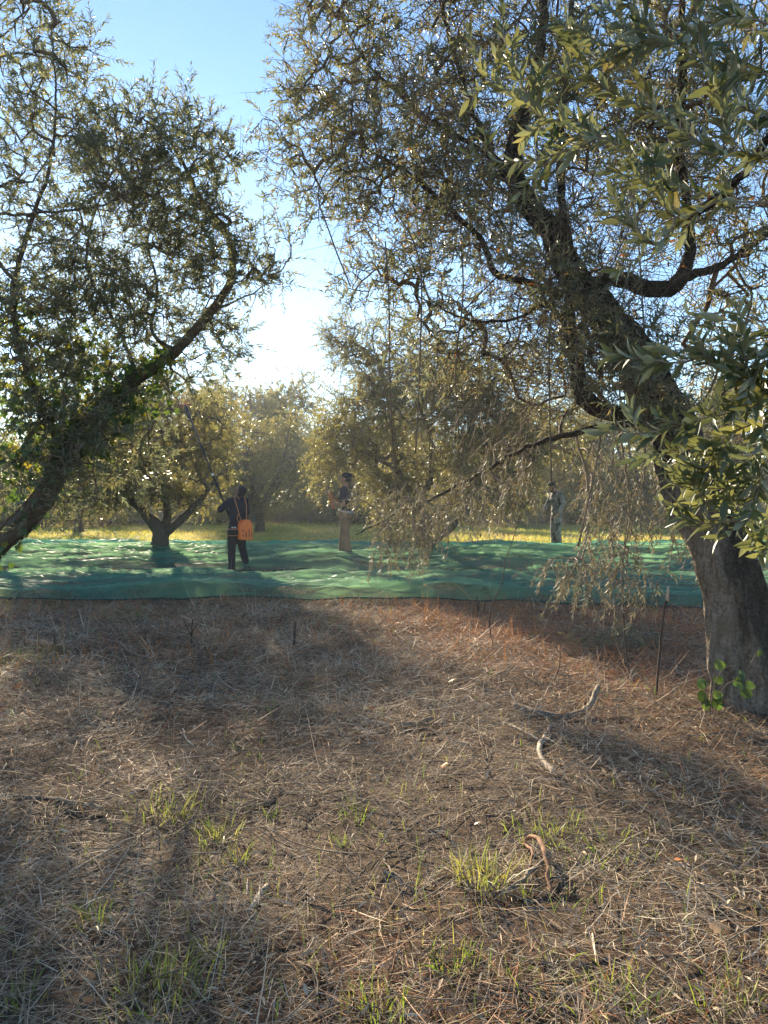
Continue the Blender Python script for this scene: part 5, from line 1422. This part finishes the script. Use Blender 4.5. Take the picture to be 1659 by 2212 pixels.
# --- man in brown trousers
def man_in_brown():
    base = npv(-0.815, 16.4, 0.0); base[2] = float(gz(base[0], base[1])) + 0.045
    rz = math.radians(76); sc = 1.075
    J = joints(lan=(-0.09, -0.085, 0.085), ran=(0.09, 0.09, 0.085), ltoe=(-0.11, 0.09, 0), rtoe=(0.11, 0.25, 0), lkn=(-0.09, -0.01, 0.49), rkn=(0.09, 0.08, 0.49), chest=(0, 0.01, 1.27))
    g0 = npv(-0.06, 0.23, 1.03); g1 = npv(-0.06, 0.315, 1.36); ax = unit(g1 - g0)
    hd = unit(npv(0.55, 0.45, 0.1)); wl_ = g0 + ax * 0.10 - hd * 0.07; J['lel'], J['lwr'] = bone2(J['lsh'], wl_, 0.30, 0.26, (-0.5, -0.9, -0.4))
    hd2 = unit(npv(-0.5, 0.5, 0.1)); wr_ = g0 + ax * 0.24 - hd2 * 0.07; J['rel'], J['rwr'] = bone2(J['rsh'], wr_, 0.30, 0.26, (0.6, -0.6, -0.6))
    J['lhd'] = hd; J['rhd'] = hd2; J['lpn'] = npv(0.5, 0.6, 0.2); J['rpn'] = npv(-0.5, 0.6, 0.2)
    f = Figure(J, head_pitch=math.radians(8), curl=(0.95, 0.95), skin=M['skin'])
    th = f.place("tall man in navy shirt and brown trousers facing left behind the hanging leaves", base, rz, sc)
    m = MB(); ell_mesh(m, J['chest'], (0.190, 0.135, 0.19)); ell_mesh(m, J['waist'], (0.172, 0.130, 0.18)); cap_mesh(m, npv(-0.05, 0, 0.99), 0.125, npv(0.05, 0, 0.99), 0.125); ell_mesh(m, npv(0, -0.06, 0.975), (0.15, 0.12, 0.07))
    for s_ in 'lr':
        cap_mesh(m, J['chest'] + npv(0, 0, 0.12), 0.082, J[s_ + 'sh'], 0.072); cap_mesh(m, J[s_ + 'sh'], 0.072, J[s_ + 'sh'] + (J[s_ + 'el'] - J[s_ + 'sh']) * 0.7, 0.064)
    sh = f.wear("shirt", m, M['navy'])
    for dz in (0.0, 0.022):
        m = MB(); loft_ring(m, (0, -0.022, 0.965 + dz), 0.196, 0.158, 0.0045, tilt=0.03); link("hem_stripe", m.mesh("hem_stripe", M['white'], smooth=True), sh)
    f.wear("trousers", trousers_mesh(J, 0.024, 0.018), M['khaki'])
    shoes(f, M['boot'], J)
    m = MB(); ell_mesh(m, f.H(0, 0.0, 0.20), (0.092, 0.110, 0.075), f.R); ell_mesh(m, f.H(0, -0.115, 0.215), (0.06, 0.05, 0.018), f.R); ell_mesh(m, f.H(0, -0.03, 0.14), (0.082, 0.08, 0.07), f.R)
    f.wear("cap", m, M['hair'], 0.008, 2)
    Rw = rotz(rz); wld = lambda p: Rw @ (npv(*p) * sc) + base
    A = wld(g0 - ax * 0.14); B_ = wld(g1); u = B_ - A
    hp = thing("pole_handle", "orange handle of a harvesting pole held by the man in brown trousers", "tool", tuple(A))
    m = MB(); tube(m, [u * 0, u * 0.28], [0.018, 0.02], 10); link("tube_end", m.mesh("tube_end", M['pole'], smooth=True), hp)
    m = MB(); tube(m, [u * 0.27, u * 0.31, u * 0.55, u * 0.9, u * 1.0], [0.026, 0.036, 0.040, 0.046, 0.036], 14); link("housing", m.mesh("housing", M['orange_dull'], smooth=True), hp)
    m = MB(); q = [npv(0, 0, 0), wld((-0.12, 0.12, 0.86)) - A, wld((-0.17, -0.12, 0.84)) - A, wld((-0.10, -0.36, 0.93)) - A, wld((-0.05, -0.24, 1.0)) - A]
    tube(m, smooth_line(q, 0.03), 0.006, 6); link("cable", m.mesh("cable", M['rubber'], smooth=True), hp)
man_in_brown()

# --- bearded man in camouflage
def man_in_camouflage():
    base = npv((1203 - 829.5) * 20.6 / FD, 20.6, 0.0); base[2] = float(gz(base[0], base[1])) + 0.05
    rz = math.radians(104)
    J = joints(lan=(-0.085, -0.03, 0.085), ran=(0.085, 0.04, 0.085), ltoe=(-0.11, 0.14, 0), rtoe=(0.11, 0.2, 0), lkn=(-0.09, 0.03, 0.49), rkn=(0.09, 0.06, 0.49), chest=(0, 0.035, 1.26), neck=(0, 0.075, 1.455), lsh=(-0.185, 0.02, 1.395), rsh=(0.185, 0.03, 1.395))
    J['lel'], J['lwr'] = bone2(J['lsh'], (-0.25, 0.08, 0.90), 0.30, 0.26, (-0.2, -1, 0)); J['lhd'] = npv(0.02, 0.15, -1); J['lpn'] = npv(1, 0.1, 0)
    J['rel'], J['rwr'] = bone2(J['rsh'], (0.10, 0.34, 0.93), 0.30, 0.26, (0.4, -1, -0.4)); J['rhd'] = npv(-0.1, 0.35, -0.9); J['rpn'] = npv(-1, -0.2, 0)
    f = Figure(J, head_pitch=math.radians(-24), curl=(0.45, 0.6), skin=M['skin'])
    th = f.place("bearded man in grey camouflage and green cap looking down at the far net", base, rz)
    m = MB(); ell_mesh(m, J['chest'], (0.198, 0.145, 0.20)); ell_mesh(m, J['waist'], (0.178, 0.140, 0.18)); ell_mesh(m, J['pelvis'] + npv(0, 0, 0.02), (0.190, 0.145, 0.14))
    for s_ in 'lr':
        cap_mesh(m, J['chest'] + npv(0, 0, 0.12), 0.088, J[s_ + 'sh'], 0.076); cap_mesh(m, J[s_ + 'sh'], 0.074, J[s_ + 'el'], 0.060); cap_mesh(m, J[s_ + 'el'], 0.060, J[s_ + 'wr'] + (J[s_ + 'el'] - J[s_ + 'wr']) * 0.1, 0.045)
    cap_mesh(m, J['chest'] + npv(0, -0.02, 0.17), 0.075, J['neck'] + npv(0, -0.01, 0.0), 0.066)
    f.wear("jacket", m, M['camo'])
    f.wear("trousers", trousers_mesh(J, 0.024, 0.006), M['camo'])
    shoes(f, M['boot'], J)
    m = MB(); hand_mesh(m, J['rwr'], J['rhd'], J['rpn'], -1, 0.6); cap_mesh(m, J['rwr'], 0.036, J['rwr'] + unit(J['rhd']) * 0.07, 0.036); f.wear("glove", m, M['glove'], 0.006, 1)
    m = MB(); ell_mesh(m, f.H(0, 0.005, 0.205), (0.090, 0.107, 0.075), f.R)
    ell_mesh(m, f.H(0, 0.135, 0.190), (0.066, 0.062, 0.010), f.R @ rotx(-0.15)); f.wear("cap", m, M['cap_green'], 0.007, 2)
    m = MB(); ell_mesh(m, f.H(0, 0.075, 0.058), (0.058, 0.050, 0.048), f.R); ell_mesh(m, f.H(0, 0.07, 0.020), (0.042, 0.036, 0.045), f.R)
    for q in (-1, 1): cap_mesh(m, f.H(q * 0.058, 0.045, 0.08), 0.022, f.H(q * 0.066, 0.02, 0.14), 0.012, 8)
    f.wear("beard", m, M['beard'], 0.006, 2)
    m = MB(); ell_mesh(m, f.H(0, -0.045, 0.135), (0.074, 0.058, 0.06), f.R); f.wear("hair", m, M['hair'], 0.007, 2)
man_in_camouflage()

# ------------------------------------------------------------------ things on the ground
def gline(pts, lift=0.02):
    """Picture-traced line lying on the ground; a third value lifts the point."""
    return np.array([gp(p[0], p[1]) + npv(0, 0, (p[2] if len(p) > 2 else 0.0) + lift) for p in pts])

def stick(name, label, cat, pts, r, mat, ends=None, branches=(), group=None):
    P = gline(pts, lift=max(r) * 0.9)
    Q, R = smooth_line(P, 0.03, r=r if len(r) == len(P) else list(np.interp(np.linspace(0, 1, len(P)), np.linspace(0, 1, len(r)), r)), jitter=0.003)
    base = Q[0].copy()
    th = thing(name, label, cat, tuple(base), group=group)
    m = MB(); tube(m, Q, R, 10, rough=0.35, seed=int(pts[0][0]))
    link("stem", m.mesh("stem", mat, base, smooth=True), th)
    for b in branches:
        B = gline(b[0], lift=b[1]); Bq = smooth_line(B, 0.03, jitter=0.002); m = MB(); tube(m, Bq, np.linspace(b[1], b[1] * 0.5, len(Bq)), 8, rough=0.3)
        link("side_branch", m.mesh("side_branch", mat, base, smooth=True), th)
    if ends:
        d = unit(Q[-1] - Q[-3]); m = MB(); tube(m, [Q[-1] - d * 0.01, Q[-1] + d * R[-1] * 0.45], [R[-1] * 1.02, R[-1] * 0.9], 10, rough=0.2)
        link("broken_end", m.mesh("broken_end", M['stick_pale'], base), th)
    return th
FB = "fallen olive branches"
stick("fallen_branch", "pale crooked barkless branch in the middle of the dead straw", "branch", [(1190, 1573), (1166, 1622), (1172, 1648), (1198, 1675)], [0.012, 0.017, 0.016, 0.02], M['stick_pale'], ends=True, branches=[([(1168, 1612), (1182, 1602), (1192, 1592)], 0.011)], group=FB)
stick("fallen_branch", "thick grey bowed branch with an upturned end near the near trunk", "branch", [(1112, 1530), (1165, 1549), (1228, 1556), (1272, 1543, 0.03), (1292, 1520, 0.10)], [0.020, 0.026, 0.025, 0.022, 0.018], M['stick'], ends=True, branches=[([(1118, 1534), (1108, 1518, .03), (1104, 1512, .06)], 0.016)], group=FB)
stick("fallen_branch", "short grey log with a pale sawn end left of the crooked branch", "branch", [(862, 1570), (895, 1569), (932, 1558)], [0.017, 0.019, 0.018], M['stick'], ends=True, group=FB)
stick("fallen_branch", "pale stick lying just left of the short grey log", "branch", [(772, 1550), (806, 1562), (840, 1570)], [0.010, 0.013, 0.012], M['stick_pale'], group=FB)
stick("fallen_branch", "straight thin pale stick pointing at the crooked branch", "branch", [(1088, 1563), (1125, 1580), (1166, 1602)], [0.007, 0.010, 0.008], M['stick_pale'], group=FB)
stick("fallen_branch", "thin bent twig forming a V with its fork", "branch", [(395, 1575), (405, 1602), (440, 1618), (478, 1576)], [0.005, 0.006, 0.006, 0.006], M['stick_pale'], branches=[([(415, 1600), (450, 1610), (478, 1618)], 0.0045)], group=FB)
stick("fallen_branch", "rust-brown strip of bark arched over the straw", "bark strip", [(1130, 1822), (1155, 1836, .05), (1176, 1878, .07), (1190, 1940, .0)], [0.006, 0.010, 0.011, 0.008], M['bark_strip'], branches=[([(1132, 1826), (1150, 1868, .04), (1135, 1912)], 0.007)], group=FB)
stick("fallen_branch", "long dark stem lying below the yellowish grass tuft", "branch", [(1000, 1925), (1062, 1937), (1118, 1925, .02), (1192, 1872, .05)], [0.007, 0.009, 0.010, 0.008], M['stick'], group=FB)
stick("fallen_branch", "dark crooked root-like branch at the bottom of the view", "branch", [(646, 2088), (672, 2108, .01), (708, 2118), (712, 2160), (706, 2215)], [0.008, 0.010, 0.009, 0.008, 0.007], M['stalk'], group=FB)
stick("fallen_branch", "long low stick at the left edge among the straw", "branch", [(-10, 1722), (95, 1727), (160, 1738), (225, 1752)], [0.008, 0.010, 0.012, 0.010], M['stick'], group=FB)
stick("fallen_branch", "grey stick right of the green tuft with a split tip", "branch", [(495, 1735), (560, 1742), (600, 1730)], [0.006, 0.008, 0.006], M['stick'], group=FB)
stick("fallen_branch", "long thin twig slanting across the left foreground", "branch", [(120, 1905), (210, 1862, .02), (330, 1800, .02), (372, 1780)], [0.003, 0.004, 0.004, 0.003], M['stick_pale'], group=FB)
stick("fallen_branch", "thin arched twig left of the yellowish tuft", "branch", [(828, 1855), (850, 1900, .02), (905, 1925), (960, 1905, .02)], [0.004, 0.005, 0.004, 0.003], M['stick'], group=FB)
stick("wood_chip", "flat pale chip of bark lying diagonally in the lower straw", "bark chip", [(534, 1978), (556, 1945), (578, 1922)], [0.007, 0.013, 0.010], M['stick_pale'])

def stalk(label, pts, r, branch=None, top=None, group="dark upright stalks", cat="stalk"):
    """Upright stem: first point on the ground, the others at the same distance."""
    g = gp(pts[0][0], pts[0][1]); D = g[1]
    P = [g - npv(0, 0, 0.02)] + [W(x, y, D + (e[0] if e else 0)) for (x, y, *e) in pts[1:]]
    Q, R = smooth_line(P, 0.03, r=list(np.linspace(r[0], r[1], len(P))), jitter=0.0012)
    th = thing("dry_stalk", label, cat, tuple(g), group=group)
    m = MB(); tube(m, Q, R, 7, rough=0.25); link("stem", m.mesh("stem", M['stalk'], g, smooth=True), th)
    for b in branch or []:
        Bp = smooth_line([W(x, y, D) for x, y in b], 0.02); m = MB(); tube(m, Bp, np.linspace(r[0] * 0.7, r[1] * 0.6, len(Bp)), 6); link("side_branch", m.mesh("side_branch", M['stalk'], g, smooth=True), th)
    if top: m = MB(); tube(m, [Q[-1] - npv(0, 0, .01), Q[-1] + npv(0.012, 0, top)], [R[-1] * 1.5, R[-1] * 0.9], 7, rough=0.5); link("broken_tip", m.mesh("broken_tip", M['stick_pale'], g), th)
    return th
stalk("dark stub standing alone in the straw before the net, centre", [(635, 1398), (636, 1370), (638, 1342)], (0.012, 0.009))
stalk("dark forked stub in the straw left of the centre stub", [(413, 1392), (414, 1365), (416, 1338)], (0.009, 0.006), branch=[[(414, 1372), (402, 1352), (399, 1340)], [(414, 1366), (424, 1352), (428, 1344)]])
stalk("thin dark stub near the left edge", [(118, 1398), (117, 1372)], (0.008, 0.006))
stalk("tall leaning brown stick with a broken pale tip beside the near trunk", [(1417, 1502), (1424, 1420), (1433, 1330), (1440, 1295)], (0.010, 0.009), top=0.10)
stalk("long thin bramble shoot rising in front of the net", [(1066, 1400), (1058, 1330), (1085, 1255), (1092, 1210), (1118, 1130), (1128, 1020), (1142, 900)], (0.006, 0.003))
stalk("thin wavy shoot left of the brown stick", [(1362, 1470), (1350, 1380), (1345, 1260), (1352, 1150), (1375, 1010)], (0.006, 0.004))
stalk("short dark stalk leaning in the straw right of centre", [(1195, 1470), (1208, 1440), (1210, 1410)], (0.007, 0.004))
stalk("broken straw-brown stubs at the hem of the near net", [(1034, 1330), (1033, 1310), (1030, 1288)], (0.016, 0.009), branch=[[(1044, 1332), (1046, 1310), (1050, 1296)], [(1024, 1331), (1022, 1312)]])

def dead_leaf(label, x, y, size, mat, tilt=0.5, group="dead coloured leaves on the straw"):
    g = gp(x, y); th_ = rng.uniform(0, 6.28)
    mb = MB(); o = np.array([(0, 0), (0.3, 0.1), (0.46, 0.36), (0.34, 0.5), (0.36, 0.74), (0.14, 0.74), (0, 1.0), (-0.14, 0.76), (-0.34, 0.72), (-0.32, 0.48), (-0.45, 0.34), (-0.28, 0.1)])
    leaves_outline(mb, np.array([[0, 0, 0.035]]), np.array([[math.cos(th_), math.sin(th_), tilt]]), np.array([[0.2, -0.5, 1.0]]), np.array([size]), np.array([0.5]), o, cup=0.35)
    ob = link("dead_leaf", mb.mesh("dead_leaf", mat), loc=tuple(g)); tag(ob, label, "leaf", group)
for a in (("orange leaf near the left edge of the straw", 30, 1492, 0.09, 'leaf_orange'), ("tan curled leaf left of the forked stub's foot", 262, 1512, 0.08, 'leaf_tan'), ("orange leaf left of the short grey log", 808, 1536, 0.07, 'leaf_orange'),
          ("orange-brown leaf below the short grey log", 952, 1668, 0.055, 'leaf_orange'), ("pale tan leaf standing up above the crooked branch's left", 1012, 1620, 0.075, 'leaf_tan'), ("tan folded leaf at the root-like branch", 668, 2108, 0.06, 'leaf_tan'),
          ("dark red leaf in the lower left straw", 455, 1968, 0.038, 'leaf_red'), ("bright red upright leaf above the yellowish tuft", 1027, 1792, 0.045, 'leaf_red'), ("pale leaf at the lower right", 1560, 2030, 0.06, 'leaf_tan'),
          ("orange leaf in the straw right of the red one", 1460, 1870, 0.05, 'leaf_orange'), ("white dry leaf in the straw above the bowed branch", 972, 1478, 0.10, 'leaf_tan'), ("brown leaf below the bowed branch", 1310, 1680, 0.05, 'leaf_tan')):
    dead_leaf(a[0], a[1], a[2], a[3], M[a[4]], tilt=rng.uniform(0.1, 0.9))

def tuft(label, x, y, n, h, spread, mat='grass', lo=0.0, hi=1.0, group="grass tufts in the straw", name="grass_tuft", cat="grass tuft"):
    g = gp(x, y); mb = MB()
    r = spread * 1.12 * rng.uniform(0, 1, n) ** 0.7; a = rng.uniform(0, 6.28, n)
    bx = g[0] + r * np.cos(a); by = g[1] + r * np.sin(a); b = np.stack([bx, by, gz(bx, by)], -1)
    az = a + rng.normal(0, 0.8, n); el = rng.uniform(0.75, 1.45, n)
    d = np.stack([np.cos(az) * np.cos(el), np.sin(az) * np.cos(el), np.sin(el)], -1)
    blades(mb, b, d, h * rng.uniform(0.25, 1.1, n), rng.uniform(0.0026, 0.0056, n), rng.uniform(lo, hi, n), arch=rng.uniform(0.3, 1.4, n))
    me = mb.mesh(name, M[mat], g); ob = link(name, me, loc=tuple(g)); tag(ob, label, cat, group)
for a in (("broad yellow-green tuft left of centre in the straw", 362, 1755, 130, 0.14, 0.17), ("tuft mixed with tawny blades below the broad tuft", 470, 1812, 90, 0.13, 0.10), ("slim green tuft below the tawny one", 510, 1862, 40, 0.12, 0.05),
          ("small green sprig right of the broad tuft", 592, 1762, 24, 0.09, 0.05), ("thin upright tuft near the middle of the straw", 768, 1768, 40, 0.13, 0.07), ("few upright blades under the middle tuft", 745, 1822, 18, 0.10, 0.05),
          ("tall yellowish tuft of fine blades beside the arched bark", 1035, 1905, 170, 0.20, 0.11), ("loose green tuft right of the red leaf", 1180, 1800, 90, 0.11, 0.18), ("sparse green tuft right of the arched bark", 1290, 1830, 90, 0.12, 0.22),
          ("soft green tuft at the bottom left", 350, 2150, 130, 0.15, 0.13), ("small green tuft in the bottom left corner", 40, 2170, 60, 0.12, 0.06), ("narrow tuft above the root-like branch", 460, 2070, 36, 0.11, 0.04),
          ("bright tuft at the bottom centre", 820, 2185, 70, 0.12, 0.10), ("green tuft low right of centre", 985, 2085, 60, 0.12, 0.08), ("pale green tuft at the bottom right", 1340, 2170, 90, 0.13, 0.14),
          ("green tuft in the bottom right corner", 1590, 2185, 80, 0.14, 0.12), ("scattered green blades between the lower tufts", 1180, 2130, 60, 0.11, 0.14), ("thin tuft in the lower left straw", 205, 1995, 40, 0.15, 0.06), ("faint green patch at the far left of the straw", 40, 1420, 500, 0.10, 0.45),
          ("sunlit yellow patch of grass before the near net", 300, 1328, 1100, 0.10, 0.60), ("green patch of grass under the left of the near net", 130, 1312, 900, 0.10, 0.7)):
    dry = any(k in a[0] for k in ('yellow', 'tawny', 'sunlit'))
    tuft(*a, lo=0.35 if dry else 0.0, hi=1.0 if dry else 0.85)
for a in (("orange dry tuft left of the pair before the net", 1098, 1372, 60, 0.16, 0.05), ("orange dry tuft right of the pair before the net", 1160, 1372, 80, 0.18, 0.06), ("rusty dry tuft at the hem of the near net", 1110, 1322, 140, 0.22, 0.25), ("dry rusty tuft left of the near trunk", 1400, 1345, 90, 0.2, 0.12)):
    tuft(*a, mat='straw_red', lo=0.3, hi=1.0, group="dry rusty tufts", name="dry_tuft", cat="dry tuft")

def fallen_spray():
    """Cut olive spray with withered leaves lying left of the near trunk."""
    g = gp(1340, 1405); th = thing("cut_olive_spray", "withered grey olive spray lying on the straw left of the near trunk", "branch", tuple(g))
    tw = MB(); lv = MB()
    for q in range(7):
        a = rng.uniform(2.2, 4.4); p = npv(0.35, 0.1, 0.10) + rng.normal(0, 0.12, 3) * npv(1, 1, .3)
        S = shoots(p[None] + g, np.array([[math.cos(a), 0.4 * math.sin(a), 0.25]]), np.array([0.8]), m=9, droop=0.5, curl=0.3)
        S[..., 2] = np.maximum(S[..., 2], g[2] + 0.03); shoot_tubes(tw, S, np.array([0.006]), np.array([0.002]), 5)
        k = 14; i = rng.integers(1, 8, k); B = S[0, i]
        C = shoots(B, rng.normal(0, 1, (k, 3)) * npv(1, .6, .5) + npv(-0.3, 0, 0.1), rng.uniform(0.12, 0.3, k), droop=0.7)
        C[..., 2] = np.maximum(C[..., 2], g[2] + 0.025); shoot_tubes(tw, C, np.full(k, 0.002), np.full(k, 0.001)); shoot_leaves(lv, C, rng.integers(8, 16, k), 0.058, 0.011)
    link("stem", tw.mesh("stem", M['twig_pale'], g), th); link("foliage", lv.mesh("foliage", M['leaf_dry'], g), th)
fallen_spray()

def bramble():
    g = gp(1535, 1560); th = thing("bramble", "small bramble with round green leaves at the foot of the near trunk", "plant", tuple(g))
    D = g[1] - 0.02; tw = MB(); b = []
    for l in ([(1530, 1558), (1545, 1475), (1565, 1445), (1590, 1432)], [(1540, 1558), (1560, 1490), (1590, 1470), (1610, 1480)], [(1525, 1558), (1525, 1480), (1535, 1452)], [(1600, 1562), (1612, 1460), (1640, 1400)]):
        P = smooth_line([W(x, y, D) for x, y in l], 0.03); tube(tw, P, 0.0035, 5); i = rng.integers(len(P) // 3, len(P), 5); b.append(P[i])
    b = np.concatenate(b); n = len(b); lv = MB()
    o = np.array([(0, 0), (0.3, 0.08), (0.48, 0.35), (0.42, 0.65), (0.2, 0.9), (0, 1.0), (-0.2, 0.9), (-0.42, 0.65), (-0.48, 0.35), (-0.3, 0.08)])
    leaves_outline(lv, b, rng.normal(0, 1, (n, 3)) + npv(0, -0.2, 0.1), npv(0, -0.8, 0.6) + rng.normal(0, 0.3, (n, 3)), rng.uniform(0.05, 0.085, n), rng.uniform(0.0, 0.55, n), o)
    link("stem", tw.mesh("stem", M['twig'], g, smooth=True), th); link("foliage", lv.mesh("foliage", M['ivy'], g), th)
bramble()

def stubble():
    mb = MB(); x, y = scatter(2600, 6.5, 11.6, p=2.6)
    k = fbm(x * 0.8, y * 0.8, 61) + 0.15 * sstep(8, 11, y) > 0.52; x, y = x[k], y[k]; n = len(x)
    az = rng.uniform(0, 6.28, n); el = rng.uniform(1.1, 1.57, n)
    d = np.stack([np.cos(az) * np.cos(el), np.sin(az) * np.cos(el), np.sin(el)], -1)
    blades(mb, np.stack([x, y, gz(x, y)], -1), d, rng.uniform(0.04, 0.20, n), rng.uniform(0.005, 0.011, n), rng.beta(1.4, 2.4, n), arch=rng.uniform(0, 0.3, n))
    o = link("stubble", mb.mesh("stubble", M['straw_red'])); o["kind"] = "stuff"; o["label"] = "short dark stubble standing in the straw before the net"; o["category"] = "stubble"
stubble()

def net_debris():
    """Fallen leaves and olives lying between and on the nets."""
    mb = MB(); n = 6000
    x = rng.uniform(-8, 8, n); y = 14.85 + rng.normal(0, 0.32, n) + 0.6 * (rng.uniform(size=n) < 0.4) * rng.normal(0, 2.4, n)
    az = rng.uniform(0, 6.28, n)
    leaf_mesh(mb, np.stack([x, y, gz(x, y) + rng.uniform(0.05, 0.12, n)], -1), np.stack([np.cos(az), np.sin(az), rng.normal(0, 0.25, n)], -1), npv(0, 0, 1) + rng.normal(0, 0.4, (n, 3)), rng.uniform(0.05, 0.10, n), rng.uniform(0.014, 0.026, n), rng.uniform(0, 1, n))
    o = link("leaf_debris", mb.mesh("leaf_debris", M['straw'])); o["kind"] = "stuff"; o["label"] = "fallen leaves strewn in the gap between the nets"; o["category"] = "leaves"
net_debris()
# ------------------------------------------------------------------ air
def haze():
    bm = bmesh.new()
    bmesh.ops.create_cube(bm, size=1.0)
    me = bpy.data.meshes.new("haze"); bm.to_mesh(me); bm.free()
    o = link("haze", me)
    o.scale = (310, 300, 12.5); o.location = (0, 95, 4.6)
    m, nt, N, Lk, out = new_mat("air")
    v = N.new("ShaderNodeVolumePrincipled")
    v.inputs["Color"].default_value = (0.88, 0.94, 1.0, 1)
    v.inputs["Density"].default_value = 0.0012
    v.inputs["Anisotropy"].default_value = 0.35
    Lk.new(v.outputs[0], out.inputs["Volume"])
    me.materials.append(m)
    o["kind"] = "stuff"; o["label"] = "thin bright evening haze"; o["category"] = "haze"
haze()
